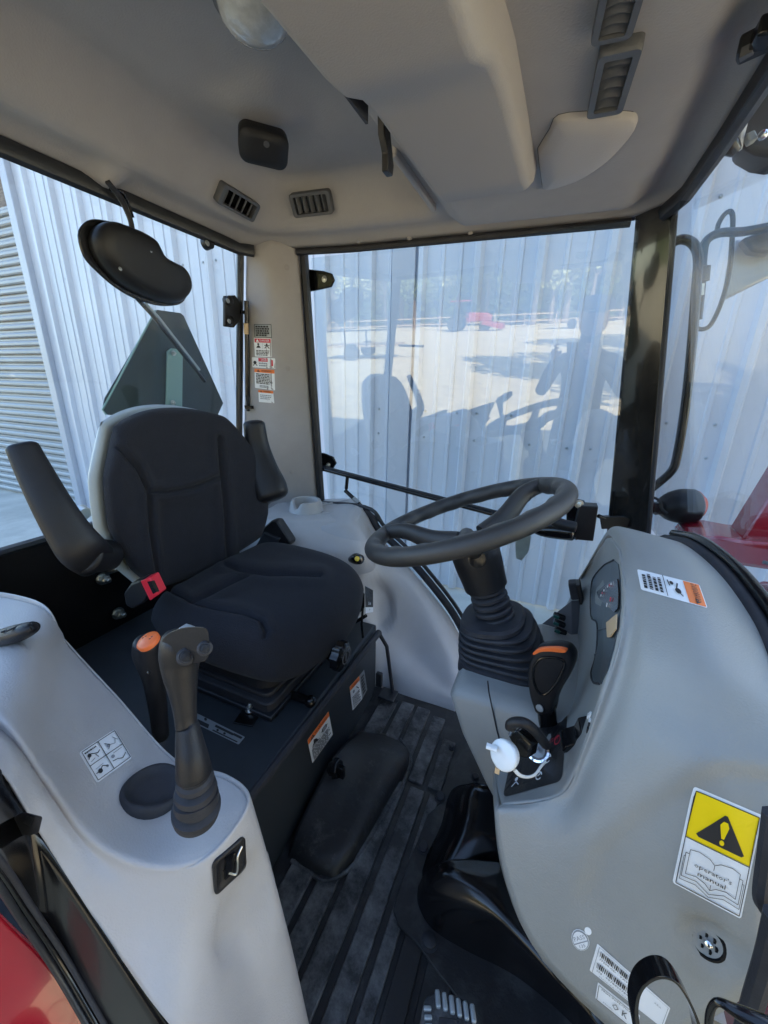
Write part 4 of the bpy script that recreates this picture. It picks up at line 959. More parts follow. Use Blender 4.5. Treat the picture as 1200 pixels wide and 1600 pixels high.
fg = [[(-90, 1320, .60), (-160, 1400, .58), (-300, 1600, .5)], [(0, 1425, .46), (-60, 1500, .44), (-200, 1700, .36)], [(74, 1500, .35), (10, 1580, .33), (-120, 1800, .26)], [(148, 1605, .25), (80, 1680, .24), (-40, 1900, .16)], [(190, 1720, .15), (140, 1800, .13), (40, 2000, .05)]]
patch('fender_panel', [[W(a, b, Z=c) for a, b, c in row] for row in fg], 'red_paint', fd, k=8)
lt = thing('door_striker', 'black door striker with steel pin on the left door sill', 'latch', W(35, 1290, Z=.6))
pz = W(38, 1290, Z=.585)
MB().prism([W(a, b, Y=.118) for a, b in ((10, 1300), (24, 1274), (36, 1268), (67, 1276), (61, 1301), (46, 1306))], ray(38, 1288).normalized()*.014).build('striker_body', 'black_rubber', lt, bevel=.002)
MB().prism([W(a, b, Y=.1165) for a, b in ((36, 1286), (42, 1274), (54, 1277), (48, 1292))], ray(38, 1288).normalized()*.004).build('striker_pad', 'black_plastic', lt, bevel=.001)
MB().tube([W(-40, 1276, Y=.118), W(14, 1285, Y=.122)], .0028, 10).build('striker_pin', 'chrome', lt)
b_ = MB()
for a, b, r_ in ((44, 1304, .012), (34, 1312, .014), (26, 1322, .012)): b_.sph(W(a, b, Y=.128), r_, 12, 8, (1, .8, .8))
b_.build('striker_boot', 'black_rubber', lt)
# door pull loops at bottom right
dp = thing('door_pull', 'bent black steel door pull loop in the lower right corner', 'handle', W(1040, 1560, Y=.22))
lp = [(1003, 1680), (997, 1610), (992, 1560), (1000, 1530), (1022, 1514), (1046, 1518), (1066, 1545), (1082, 1585), (1092, 1640), (1100, 1690)]
Pp = curve([W(a, b, Y=.235) for a, b in lp], 5); wid = Vector((.003, -.012, .002))
rgs = [[p-wid*.5+Vector((0, 0, 0)), p+wid*.5, p+wid*.5+(Vector((p.x, 0, p.z))-Vector((W(1040, 1600, Y=.235).x, 0, W(1040, 1600, Y=.235).z))).normalized()*.003, p-wid*.5+(Vector((p.x, 0, p.z))-Vector((W(1040, 1600, Y=.235).x, 0, W(1040, 1600, Y=.235).z))).normalized()*.003] for p in Pp]
MB().loft(rgs).build('pull_loop', 'black_gloss', dp, bevel=.0008)
d2 = thing('door_bracket', 'glossy black bracket at the very bottom right beside the pull loop', 'bracket', W(1150, 1590, Y=.22))
pxloft('bracket_body', [(1108, 1640, 8, .22), (1108, 1590, 9, .22), (1120, 1566, 9, .22), (1150, 1580, 14, .22), (1200, 1605, 20, .22), (1260, 1640, 20, .22)], 'black_gloss', d2, n=14, sq=3)
# ================================================================ SEAT
seat = thing('operator_seat', 'black fabric operator seat with folded up armrests and pale grey back shell', 'seat', (-.65, .72, .27))
def padgrid(f, h, n1, n2, name, m, parent, back, rim=.5, **kw):
    vs = []; N = n1+1
    def prof(u, v):
        a = max(0, 1-abs(u)**7); b = max(0, 1-abs(v)**7); return (a*b)**.45
    for side in (0, 1):
        for i in range(n1+1):
            for j in range(n2+1):
                u = -1+2*i/n1; v = -1+2*j/n2
                u = math.sin(u*math.pi/2)*.35+u*.65; v = math.sin(v*math.pi/2)*.35+v*.65
                uu = u*math.sqrt(1-.26*v*v); vv = v*math.sqrt(1-.26*u*u)
                p, n = f(uu, vv)
                if side == 0:
                    t = h*prof(u, v); q = p+n*t; q = q+n*kw_disp(q, name)*prof(u, v)
                else: q = p-n*back*(prof(u, v)*.9)
                vs.append(q)
    M = (n1+1)*(n2+1); fs = []
    for i in range(n1):
        for j in range(n2):
            a = i*(n2+1)+j; fs.append((a, a+1, a+n2+2, a+n2+1)); fs.append((M+a, M+a+n2+1, M+a+n2+2, M+a+1))
    mb = MB().add(vs, fs); o = mb.build(name, m, parent, angle=180)
    bm = bmesh.new(); bm.from_mesh(o.data); bmesh.ops.remove_doubles(bm, verts=bm.verts, dist=.0008); bmesh.ops.recalc_face_normals(bm, faces=bm.faces); bm.to_mesh(o.data); bm.free()
    BV[name] = BVHTree.FromPolygons([Vector(v) for v in vs], fs)
    return o
back_seams = [[(160, 684), (190, 704), (215, 732), (232, 768), (236, 830), (250, 918)], [(233, 769), (262, 769), (300, 762), (345, 744)], [(343, 684), (344, 710), (347, 742), (353, 800), (357, 872)]]
cush_seams = [[(300, 944), (336, 954), (384, 962), (408, 972), (416, 990), (414, 1000)], [(352, 882), (372, 890), (420, 897), (500, 899)], [(262, 921), (300, 943), (396, 893)]]
def kw_disp(q, name):
    if name == 'backrest':
        p = pr(q); d = min(pld(p, s) for s in back_seams)
        e = -.010*math.exp(-(d/3.2)**2)
        inside = ss(0, 26, p[0]-236)*ss(0, 22, 352-p[0])*ss(0, 20, p[1]-775)
        return e-.006*inside+.0055*math.exp(-((d-9)/7)**2)
    if name == 'seat_cushion':
        p = pr(q); d = min(pld(p, s) for s in cush_seams)
        side = abs(q.y-.72)/.235
        return -.0095*math.exp(-(d/3.0)**2)+.005*math.exp(-((d-10)/9)**2)+.012*ss(.55, .95, side)+.004*math.sin(q.y*31+q.x*17)*.3
    return 0
def backf(u, v):   # u across (Y), v up
    z = .715+v*.215
    hw = float(np.interp(z, [.5, .6, .7, .8, .87, .93], [.20, .235, .242, .225, .195, .17]))
    y = .722+u*hw
    x = -.842-.20*(z-.60)-.012*(1-u*u)+ .055*ss(.5, 1, abs(u))*0
    return Vector((x+.035*abs(u)**3, y, z)), Vector((.97, 0, .24)).normalized()
padgrid(backf, .042, 130, 130, 'backrest', 'black_fabric', seat, .028)
def shellf(u, v):
    p, n = backf(u*1.045, v*1.03); return p+Vector((-.036, -.002, 0)), n
padgrid(shellf, .022, 30, 30, 'back_shell', 'shell_grey', seat, .035)
def cushf(u, v):   # u front (+X), v across
    x = -.635+u*.208; y = .72+v*.232
    z = .440+.022*(1-u)/2-.012*(1-v*v)
    z -= .018*max(0, u)**3
    return Vector((x+.022*(1-v*v)*max(0, u), y, z)), Vector((.0, 0, 1))
padgrid(cushf, .078, 130, 130, 'seat_cushion', 'black_fabric', seat, .060)
MB().loft([[Vector((-.66+a*.36, .72+b*.38, z)) for a, b in rrect(1, 1, .12)] for z in (.365, .38, .40)]).build('seat_pan', 'black_plastic', seat, angle=50)
# suspension bellows
rg = []
for z, f in ((.285, 1.0), (.305, 1.0), (.309, .985), (.312, .93), (.325, .975), (.331, .965), (.335, .90), (.347, .945), (.353, .935), (.357, .87), (.368, .90), (.372, .84)):
    k = 0; rg.append([Vector((-.665+a*.33*f+.01*k*.1, .725+b*.36*f, z)) for a, b in rrect(1, 1, .06, 3)])
MB().loft(rg).build('suspension_bellows', 'black_rubber', seat, angle=30)
MB().box((-.665, .725, .279), (.345, .375, .014)).build('suspension_base', 'black_paint', seat, bevel=.003)
MB().box(W(394, 1110, Z=.274), (.05, .09, .004), ex=(.9, .2, 0), ey=(-.2, .9, 0)).build('mount_plate', 'black_gloss', seat, bevel=.001)
bolt('seat_bolt', W(391, 1109, Z=.278), (0, 0, 1), .0075, seat, h_=.01)
# weight knob & levers at the front right
p = W(524, 1022, X=-.405)
kn = MB(); rings = []
for h2, r_ in ((-.028, .012), (0, .022), (.004, .034), (.022, .033), (.027, .026), (.028, .0)):
    rings.append([p+Vector((h2, 0, 0))+Vector((0, math.cos(2*math.pi*k/36), math.sin(2*math.pi*k/36)))*r_*(1+(.07*math.cos(9*2*math.pi*k/36) if r_ > .02 else 0)) for k in range(36)])
kn.loft(rings); kb_ = kn.build('weight_knob', 'black_gloss', seat, angle=35)
MB().tube([p+Vector((.0285, math.cos(a)*.015, math.sin(a)*.015)) for a in np.linspace(0, 6.28, 20)], .0012, 6).box(p+Vector((.0285, 0, .002)), (.002, .004, .022)).build('knob_mark', 'vent_grey', kb_)
MB().tube([p, p+Vector((-.10, -.03, .01))], .013, 12).build('knob_shaft', 'black_plastic', seat)
MB().tube([W(485, 1096, X=-.44), W(455, 1085, X=-.50)], .010, 10).sph(W(485, 1096, X=-.44), .014).build('slide_lever', 'black_gloss', seat)
MB().tube([W(567, 950, X=-.43), W(565, 975, X=-.43), W(567, 996, X=-.43)], .0035, 8).tube([W(572, 962, X=-.42), W(550, 975, X=-.47), W(520, 985, X=-.52)], .005, 8).build('recline_lever', 'black_gloss', seat)
q = [W(569, 915, X=-.44), W(582, 922, X=-.44), W(582, 956, X=-.44), W(570, 958, X=-.44)]
decal('seat_tag', seat, q, [('rect', 0, 0, 1, .45, 'sticker_white', 1), ('text', '0', .5, .25, .2, 'print_black'), ('text', '50', .5, .75, .25, 'sticker_white')], base='gauge_black', asp=2.0, rad=.02)
MB().box(W(560, 940, X=-.46), (.03, .03, .05)).build('recliner_box', 'black_gloss', seat, bevel=.004)
# armrests (folded up)
pxloft('armrest', [(35, 699, 27, .385), (54, 737, 30, .385), (80, 786, 33, .385), (106, 829, 36, .39), (128, 858, 38, .40), (148, 874, 34, .43)], 'black_plastic', seat, sq=3.0, ry=.62, n=24, label='near armrest, folded up and thicker in the picture')
MB().tube([W(128, 868, Y=.40), W(168, 868, Y=.47)], .034, 20).build('armrest_pivot', 'black_plastic', seat, bevel=.006)
pxloft('armrest', [(397, 662, 17, .965), (402, 697, 19, .965), (411, 732, 23, .96), (421, 760, 27, .955), (426, 774, 26, .95)], 'black_plastic', seat, sq=3.0, ry=.8, n=24)
MB().tube([W(414, 778, Y=.95), W(414, 782, Y=.985)], .020, 18).build('armrest_pivot', 'black_plastic', seat, bevel=.004)
MB().tube([W(124, 798, Y=.50), W(132, 804, Y=.50)], .016, 16).build('shell_bolt', 'zinc', seat)
# belt buckle
P = [W(a, b, Y=.455) for a, b in ((193, 927), (204, 912), (224, 904), (236, 926), (222, 944), (206, 952), (196, 946))]
bk_ = MB().prism(P, (-.008, .026, 0)).build('belt_buckle', 'black_plastic', seat, bevel=.004)
P = [W(a, b, Y=.453) for a, b in ((219, 908), (234, 903), (247, 930), (234, 939))]
MB().prism(P, (-.008, .026, 0)).build('buckle_button', 'red_plastic', bk_, bevel=.002)
P = [W(a, b, Y=.452) for a, b in ((230, 909), (236, 908), (244, 925), (239, 928))]
MB().prism(P, (.003, .005, 0)).build('buckle_slot', 'gauge_black', bk_)
# belt retractor and tongue
P = [W(a, b, Y=.955) for a, b in ((403, 854), (407, 828), (424, 813), (432, 814), (453, 846), (452, 852), (438, 861), (420, 866))]
rt_ = MB().prism(P, (.0, .035, .0)).build('belt_retractor', 'black_plastic', seat, bevel=.005)
P = [W(a, b, Y=.94) for a, b in ((396, 858), (412, 832), (436, 842), (420, 870), (408, 876), (396, 870))]
MB().prism(P, (.0, .012, .0)).build('belt_tongue_cover', 'black_rubber', rt_, bevel=.003)
MB().tube([W(a, b, Y=.925) for a, b in ((400, 868), (388, 873), (378, 884), (384, 886), (392, 877), (402, 875), (408, 880), (418, 874))], .0016, 8).build('belt_tongue', 'chrome', rt_)

# ================================================================ STEERING
AX = Vector((math.sin(R(22)), 0, -math.cos(R(22)))); WC = Vector((-.143, .74, .752))
e1 = Vector((0, 1, 0)); e2 = AX.cross(e1)
wh = thing('steering_wheel', 'black foam rimmed steering wheel with three spokes', 'steering wheel', WC)
mb = MB(); pts = []; NR = 120; rings = []
for i in range(NR):
    a = 2*math.pi*i/NR; d = e1*math.cos(a)+e2*math.sin(a); c = WC+d*.190; rg = []
    fl = .0014*math.cos(a*60/2*1.0)
    for k in range(18):
        th = 2*math.pi*k/18; rr_ = .0178
        # finger scallops on the inner underside
        if math.cos(th) < -.2: rr_ += .0022*math.cos(i*math.pi/2.5*.8)*1
        rg.append(c+d*(math.cos(th)*rr_)-AX*(math.sin(th)*rr_*.95))
    rings.append(rg)
mb.loft(rings, cap=False, closed=True); mb.build('wheel_rim', 'wheel_foam', wh, angle=180)
HB = WC+AX*.052
MB().lathe(HB, -AX, [(-.02, .034), (0, .036), (.006, .036), (.012, .030), (.015, .018), (.016, .002)], 36).build('wheel_hub', 'black_plastic', wh, angle=50)
for a in (R(48), R(165), R(276)):
    d = e1*math.cos(a)+e2*math.sin(a)
    pp = [HB+d*.03, HB+d*.085-AX*.018, WC+d*.135+AX*.006, WC+d*.165, WC+d*.184]
    s1 = MB().tube(curve(pp, 5), [float(x) for x in np.interp(range(21), [0, 5, 12, 16, 20], [.026, .022, .0175, .0165, .016])], 14, flat=.8, upv=-AX).build('wheel_spoke', 'wheel_foam', wh)
    for t in (.138, .145): MB().tube([WC+d*t+AX*.0045, WC+d*(t+.0035)+AX*.0042], .0172, 14, flat=.8, upv=-AX).build('spoke_groove', 'black_rubber', s1)
bootn = 6
stc = thing('steering_column', 'black steering column shroud over ribbed rubber boots', 'steering column', (-.01, .74, .44))
prof = [(.055, .046), (.062, .049), (.10, .0475), (.135, .044), (.150, .043), (.152, .038)]
MB().lathe(WC, AX, prof, 32).build('column_shroud', 'black_plastic', stc, angle=45)
pn = WC+AX*.074+Vector((0, 0, 0)); v = (CAM-pn); v = (v-AX*v.dot(AX)).normalized()
MB().lathe(pn+v*.042, v, [(0, .016), (.008, .017), (.0085, .015)], 24).build('shroud_notch', 'gauge_black', stc)
prof = []; h2 = .150
for k in range(5):
    prof += [(h2, .029), (h2+.002, .034+.0008*k), (h2+.005, .0365+.0008*k), (h2+.010, .0365+.0008*k), (h2+.0125, .033)]; h2 += .015
MB().lathe(WC, AX, prof, 32).build('upper_boot', 'black_rubber', stc, angle=35)
# big boot
rg = []
def bring(c, sx, sy, sqr, tilt=0):
    out_ = []
    for k in range(48):
        th = 2*math.pi*k/48; a, b = math.cos(th), math.sin(th); f = 1/((abs(a)**sqr+abs(b)**sqr)**(1/sqr))
        out_.append(c+Vector((a*f*sx, b*f*sy, -a*f*sx*tilt)))
    return out_
TC = Vector((-.066, .742, .552)); BC = Vector((-.038, .744, .462))
rg.append(bring(TC+Vector((0, 0, .001)), .030, .030, 2.0, -.15)); rg.append(bring(TC, .056, .068, 2.5, -.20)); rg.append(bring(TC-Vector((0, 0, .004)), .062, .074, 2.6, -.20)); rg.append(bring(TC-Vector((0, 0, .012)), .063, .075, 2.6, -.20)); rg.append(bring(TC-Vector((0, 0, .015)), .057, .069, 2.6, -.20))
NF = 5
for k in range(NF):
    t = (k+.6)/NF; c = TC.lerp(BC, .10+t*.80); sx = .064+.021*t**.6; sy = .075+.008*t**.6; q = 2.6+1.6*t; tl = -.20*(1-t)
    rg.append(bring(c+Vector((.003, 0, .0055)), sx-.010, sy-.010, q, tl)); rg.append(bring(c+Vector((.003, 0, .0045)), sx-.001, sy-.001, q, tl)); rg.append(bring(c+Vector((.003, 0, .0015)), sx+.001, sy+.001, q, tl)); rg.append(bring(c+Vector((.003, 0, -.0015)), sx+.0005, sy+.0005, q, tl)); rg.append(bring(c+Vector((.003, 0, -.0045)), sx-.012, sy-.012, q, tl))
rg.append(bring(BC+Vector((0, 0, .006)), .080, .080, 4.5)); rg.append(bring(BC+Vector((0, 0, .004)), .083, .084, 4.5)); rg.append(bring(BC+Vector((0, 0, -.02)), .084, .085, 4.5))
MB().loft(rg).build('lower_boot', 'black_rubber', stc, angle=28)

# ================================================================ LEVERS
sh = thing('shuttle_lever', 'black paddle lever with orange top strip beside the steering column boot', 'lever', W(855, 1140, Y=.58))
Yl = .60
ol = [(836, 1020), (840, 1011), (852, 1006), (870, 1004), (886, 1007), (894, 1013), (899, 1024), (897, 1038), (888, 1058), (876, 1078), (869, 1096), (866, 1112), (856, 1114), (842, 1111), (836, 1098), (831, 1080), (828, 1055), (830, 1035)]
pts = curve([W(a, b, Y=Yl) for a, b in ol], 4, True); c0 = sum(pts, Vector())/len(pts); dv = Vector((.35, .94, 0)).normalized()
rgs = [[c0+(p-c0)*f+dv*d for p in pts] for f, d in ((.86, -.013), (.95, -.011), (1.0, -.004), (1.0, .010), (.93, .016))]
rgs = [[c0+(p-c0)*.5+dv*-.013 for p in pts]]+rgs+[[c0+(p-c0)*.5+dv*.017 for p in pts]]
MB().loft(rgs).build('lever_grip', 'black_plastic', sh, angle=60)
ir = curve([W(a, b, Y=Yl)-dv*.0135 for a, b in ((843, 1030), (852, 1022), (868, 1021), (882, 1024), (887, 1032), (880, 1050), (868, 1068), (856, 1078), (846, 1074), (839, 1056), (839, 1040))], 5, True)
MB().tube(ir, .0022, 8, closed=True).build('grip_ridge', 'black_gloss', sh)
op = [(838, 1015), (845, 1009), (860, 1006), (876, 1006), (888, 1009), (890, 1012), (884, 1014), (866, 1012), (850, 1013), (841, 1017)]
MB().prism(curve([W(a, b, Y=Yl)-dv*.0145 for a, b in op], 3, True), dv*.024).build('orange_strip', 'orange', sh, bevel=.0015)
MB().tube([W(853, 1100, Y=Yl), W(858, 1152, Y=Yl+.01)], .011, 14, flat=1.4).build('lever_stem', 'black_gloss', sh)
pb = W(849, 1099, Y=Yl)-dv*.014; MB().lathe(pb, -dv, [(0, .0065), (.002, .0062), (.0025, .003)], 16).build('grip_screw', 'label_silver', sh)

js = thing('loader_joystick', 'tall black joystick with two thumb buttons standing in ribbed boot on left console', 'joystick', W(307, 1280, Y=.20))
secs = [(307, 1272, 38, .212), (307, 1264, 41, .212), (307, 1260, 41, .212), (307, 1257, 31, .212), (307, 1253, 31, .212), (307, 1250, 38, .212), (307, 1245, 38, .212), (306, 1242, 28, .213), (306, 1238, 28, .213), (306, 1235, 36, .213), (306, 1230, 35, .213), (305, 1227, 26, .213), (305, 1223, 26, .213), (305, 1220, 33, .213), (304, 1215, 32, .213), (304, 1212, 27, .213), (303, 1205, 29, .213)]
pxloft('joystick_boot', secs, 'black_rubber', js, n=40, k=1, tilt=0, cap=False, angle=24)
pxloft('joystick_sleeve', [(303, 1208, 31, .213), (300, 1185, 28, .215), (296, 1160, 24, .22), (293, 1136, 20, .225), (292, 1134, 17, .225)], 'black_plastic', js, n=28, k=3)
pxloft('joystick_grip', [(291, 1135, 18, .225), (290, 1118, 19, .228), (288, 1098, 21, .23), (285, 1073, 25, .233), (282, 1048, 30, .236), (282, 1026, 34, .24), (284, 1008, 35, .242), (286, 998, 33, .244)], 'black_plastic', js, n=30, k=4, sq=2.2)
P = [W(a, b, Y=.225) for a, b in ((252, 1004), (262, 990), (284, 981), (312, 979), (324, 984), (327, 1004), (326, 1024), (318, 1034), (300, 1036), (276, 1034), (256, 1022))]
MB().prism(curve(P, 3, True), ray(290, 1008).normalized()*.032).build('joystick_head', 'black_plastic', js, bevel=.007, seg=4)
MB().box(W(294, 983, Y=.24), (.016, .010, .004)).build('head_badge', 'label_silver', js, bevel=.001)
for (a, b, r_) in ((290, 1026, .0085), (320, 1013, .0070)):
    p = W(a, b, Y=.222); ax = (CAM-p).normalized(); bt = MB().lathe(p, ax, [(-.006, r_), (.001, r_), (.002, r_*.8), (.0035, r_*.75)], 24).build('thumb_button', 'black_rubber', js, angle=30)
    MB().lathe(p+ax*.0035, ax, [(0, r_*.55), (.0015, r_*.5), (.002, r_*.2)], 18).build('button_cap', 'black_plastic', bt)
MB().sph(W(248, 1040, Y=.232)-Vector((0, .012, 0)), .0018).build('grip_pin', 'gauge_black', js)

rl = thing('range_lever', 'upright black lever with orange cap standing behind the joystick', 'lever', W(250, 1150, Y=.36))
pxloft('lever_shaft', [(252, 1150, 14, .36), (246, 1100, 16, .36), (240, 1060, 19, .36), (234, 1035, 23, .36), (230, 1018, 25, .36), (230, 1004, 23, .36)], 'black_plastic', rl, n=24, k=4)
p = W(231, 1001, Y=.352); nrm3 = (Vector((-.15, -.35, .9))).normalized(); a_ = nrm3.orthogonal().normalized(); b_ = nrm3.cross(a_)
MB().loft([[p+nrm3*h3+(a_*math.cos(2*math.pi*k/28)*1.0+b_*math.sin(2*math.pi*k/28))*r_ for k in range(28)] for h3, r_ in ((-.006, .0175), (.001, .0180), (.003, .0160), (.0035, .002))]).build('orange_cap', 'orange', rl, angle=60)
for k, (dx, dy) in enumerate(((-6, 0), (-1, -3), (5, 1), (8, -2))):
    MB().box(W(231+dx, 999+dy, Y=.345)+nrm3*.0035, (.001, .0025, .0008)).build('cap_mark', 'print_black', rl)
for a, b in ((180, 1030), (196, 1085)): pass
MB().tube([W(180, 1032, X=-1.02), W(188, 1062, X=-.98), W(186, 1085, X=-.98)], .005, 8).build('lever_link', 'black_gloss', rl)

key = thing('ignition_switch', 'chrome ignition switch with black key and white rubber cap hanging from its tether', 'ignition', W(843, 1172, Y=.5))
h_ = hit(DFB, 846, 1178); kc = h_[0]; kn_ = Vector((-.35, -.52, .78)).normalized()
MB().lathe(kc+kn_*.006, kn_, [(-.01, .0175), (.014, .017), (.015, .014), (.011, .011), (.011, .001)], 28).build('switch_barrel', 'chrome', key, angle=35)
MB().lathe(kc+kn_*.0175, kn_, [(0, .0105), (.0015, .0100), (.0016, .0)], 24).build('switch_face', 'label_silver', key)
MB().box(kc+kn_*.028, (.002, .010, .022), ex=kn_.orthogonal().normalized(), ey=kn_.cross(kn_.orthogonal()).normalized(), ez=kn_).build('key_blade', 'chrome', key)
pl = kc+kn_*.0
MB().tube(curve([W(852, 1163, Y=.47), W(836, 1142, Y=.44), W(818, 1129, Y=.43), W(800, 1130, Y=.43), W(798, 1137, Y=.43)], 5), .0065, 12, flat=1.2).build('key_bow', 'black_plastic', key)
MB().prism([W(a, b, Y=.445) for a, b in ((793, 1150), (806, 1140), (830, 1165), (826, 1186), (812, 1184))], (.01, .014, 0)).build('key_fob', 'black_gloss', key, bevel=.003)
MB().tube([W(801, 1136, Y=.43), W(797, 1148, Y=.435)], .0018, 8).build('key_ring', 'chrome', key)
cw = W(786, 1180, Y=.415); cn = Vector((-.45, -.78, .42)).normalized()
MB().lathe(cw, cn, [(-.012, .0165), (-.004, .0185), (.0, .0185), (.0015, .0165), (.002, .002)], 30).build('white_cap', 'white_plastic', key, angle=60)
MB().tube([cw+Vector((-.008, 0, .006)), W(760, 1165, Y=.415)], .003, 8, flat=1.5).build('cap_tab', 'white_plastic', key)
MB().tube(curve([W(804, 1203, Y=.42), W(812, 1211, Y=.42), W(824, 1214, Y=.425), W(836, 1210, Y=.43), W(845, 1198, Y=.44), W(852, 1190, Y=.45)], 6), .0032, 8, flat=.5).build('cap_tether', 'white_plastic', key)
MB().box(W(777, 1203, Y=.42), (.006, .004, .010)).build('tether_tag', 'manila', key)

# ================================================================ RIGHT DOOR
TY = .084
def WD(x, y, off=0.0):    # point on the leaning door glass
    d = ray(x, y); t = (1.335+TY*.40-off)/(d.y+TY*d.z); return CAM+d*t
def yd(z): return 1.335+TY*(1.4-z)
door = thing('cab_door', 'closed right glass door with black hinges and slanted push bar', 'door', (-.4, yd(.6), .05))
g4 = [Vector((-.865, yd(1.408), 1.408)), Vector((.13, yd(1.408), 1.408)), Vector((.34, yd(.05), .05)), Vector((-.865, yd(.05), .05))]
MB().prism(g4, (0, .005, 0)).build('door_glass', 'glass', door, smooth=False)
for q in (((470, 419), (505, 423), (518, 427), (522, 437), (517, 448), (500, 452), (470, 458)), ((478, 706), (505, 708), (520, 714), (525, 724), (520, 732), (500, 737), (479, 739))):
    MB().prism([WD(a, b, .014) for a, b in q], (0, .010, 0)).build('hinge_plate', 'black_gloss', door, bevel=.003)
for a, b in ((479, 437), (507, 436), (492, 727), (513, 727)):
    bolt('hinge_bolt', WD(a, b, .015), (0, -1, 0), .007, door, h_=.006)
MB().tube([WD(490, 729, .035), WD(600, 758, .035), WD(770, 803, .035), WD(880, 828, .035)], .0085, 12).build('push_bar', 'black_gloss', door)
MB().tube([WD(490, 725, .028), WD(600, 754, .028), WD(770, 798, .028), WD(870, 820, .028)], .0045, 10).build('push_bar_rail', 'black_paint', door)
MB().tube([WD(543, 744, .04), WD(541, 764, .045)], .007, 10).build('stay_mount', 'black_gloss', door)
MB().tube([WD(539, 766, .05), WD(556, 782, .05)], .008, 10).tube([WD(556, 782, .05), WD(625, 842, .05)], .0055, 10).build('gas_stay', 'black_gloss', door)
MB().tube([WD(552, 778, .05), WD(560, 785, .05)], .0086, 12).build('stay_collar', 'label_silver', door)
# latch
MB().prism([WD(a, b, .03) for a, b in ((885, 787), (900, 782), (914, 785), (916, 792), (912, 838), (900, 845), (893, 838), (885, 812))], (0, .03, 0)).build('latch_body', 'black_gloss', door, bevel=.003)
MB().prism([WD(a, b, .07) for a, b in ((905, 790), (935, 792), (927, 846), (893, 843))], (0, .05, 0)).build('latch_block', 'black_plastic', door, bevel=.003)
bolt('latch_bolt', WD(905, 788, .055), (0, -1, 0), .009, door)
pxloft('latch_handle', [(830, 826, 5, 1.30), (850, 829, 10, 1.30), (875, 830, 13, 1.29), (895, 832, 13, 1.28)], 'black_gloss', door, n=14)
pxloft('latch_lever', [(866, 806, 5, 1.27), (868, 815, 9, 1.27), (880, 820, 9, 1.27), (898, 824, 9, 1.27)], 'black_plastic', door, n=12)
MB().tube([WD(935, 806, .06), WD(948, 812, .04), WD(980, 812, .02)], .007, 10).prism([WD(a, b, .05) for a, b in ((937, 808), (975, 806), (985, 812), (980, 826), (940, 827))], (0, .02, 0)).build('latch_striker', 'black_gloss', door, bevel=.002)
MB().prism([WD(a, b, -.008) for a, b in ((805, 842), (822, 832), (830, 838), (826, 862), (815, 876), (806, 872))], (0, .001, 0)).build('tape_patch', 'tape', door, smooth=False)

# ================================================================ REAR WINDOW
SL = .160
def WRr(x, y, off=0.0):
    d = ray(x, y); # X = -1.037 - SL*(1.41-z)+off
    c0_ = -1.037-SL*(1.41-1.0)+off
    t = c0_/(d.x-SL*d.z); return CAM+d*t
def xr_(z): return -1.037-SL*(1.41-z)
rw = thing('rear_window', 'hinged rear glass with black edge strip and clamp knobs', 'window', (xr_(.6), .7, .58))
MB().prism([(xr_(1.40), .13, 1.40), (xr_(1.40), 1.185, 1.40), (xr_(.60), 1.205, .60), (xr_(.60), .13, .60)], (-.004, 0, 0)).build('rear_glass', 'glass_rear', rw, smooth=False)
for q in ((348, 470), (350, 502)):
    MB().lathe(WRr(q[0]+8, q[1], .004), (1, 0, .15), [(-.01, .014), (.012, .014), (.014, .010)], 20).build('clamp_knob', 'black_plastic', rw)
    MB().lathe(WRr(q[0]+8, q[1], .019), (1, 0, .15), [(0, .0075), (.002, .0065), (.0025, .002)], 14).build('clamp_screw', 'label_silver', rw)
MB().prism([WRr(a, b, .006) for a, b in ((352, 462), (368, 461), (377, 474), (380, 486), (376, 500), (366, 512), (352, 510))], (-.012, 0, 0)).build('hinge_plate', 'black_plastic', rw, bevel=.003)
MB().tube([WRr(376, 487, .01), WRr(386, 489, .02)], .006, 10).build('hinge_pin', 'black_gloss', rw)
MB().lathe(WRr(324, 380, .004), (1, 0, .15), [(-.01, .017), (.010, .017), (.014, .012)], 22).build('clamp_knob', 'black_plastic', rw)
MB().lathe(WRr(324, 380, .018), (1, 0, .15), [(0, .008), (.002, .007), (.0025, .002)], 14).build('clamp_screw', 'label_silver', rw)
st = MB().tube([WRr(385, 470, .03), WRr(387, 620, .03)], .008, 10).build('gas_strut', 'black_gloss', rw)
MB().tube([WRr(384.6, 505, .03), WRr(384.8, 522, .03)], .0086, 12).build('strut_label', 'manila', st)
MB().tube([WRr(387, 618, .035), WRr(388, 642, .035)], .006, 8).box(WRr(392, 636, .04), (.03, .035, .012)).build('strut_bracket', 'black_gloss', rw)

wp = thing('wiper_motor', 'large black moulded wiper motor cover hanging in front of rear glass with cable', 'wiper', WRr(210, 410, .05))
cv = [(121, 368), (128, 351), (142, 343), (160, 344), (180, 349), (212, 362), (232, 377), (240, 390), (248, 404), (262, 413), (280, 422), (291, 437), (293, 455), (287, 470), (275, 477), (250, 478), (224, 472), (200, 462), (175, 446), (150, 424), (130, 401)]
back = curve([WRr(a-1, b, .02) for a, b in cv], 3, True)
MB().prism(back, (.006, 0, 0)).build('cover_backplate', 'gauge_black', wp, bevel=.002)
cv2 = [(138, 378), (141, 362), (150, 352), (164, 349), (182, 354), (212, 366), (231, 379), (239, 393), (247, 406), (262, 415), (279, 424), (289, 438), (291, 454), (284, 467), (272, 474), (252, 474), (228, 467), (205, 457), (182, 443), (160, 422), (145, 400)]
pts = curve([WRr(a, b, .028) for a, b in cv2], 4, True); c0 = sum(pts, Vector())/len(pts); pv = Vector((1, 0, .12))
def scal(f, d):
    o_ = []
    for p in pts:
        q = c0+(p-c0)*f; o_.append(q+pv*d)
    return o_
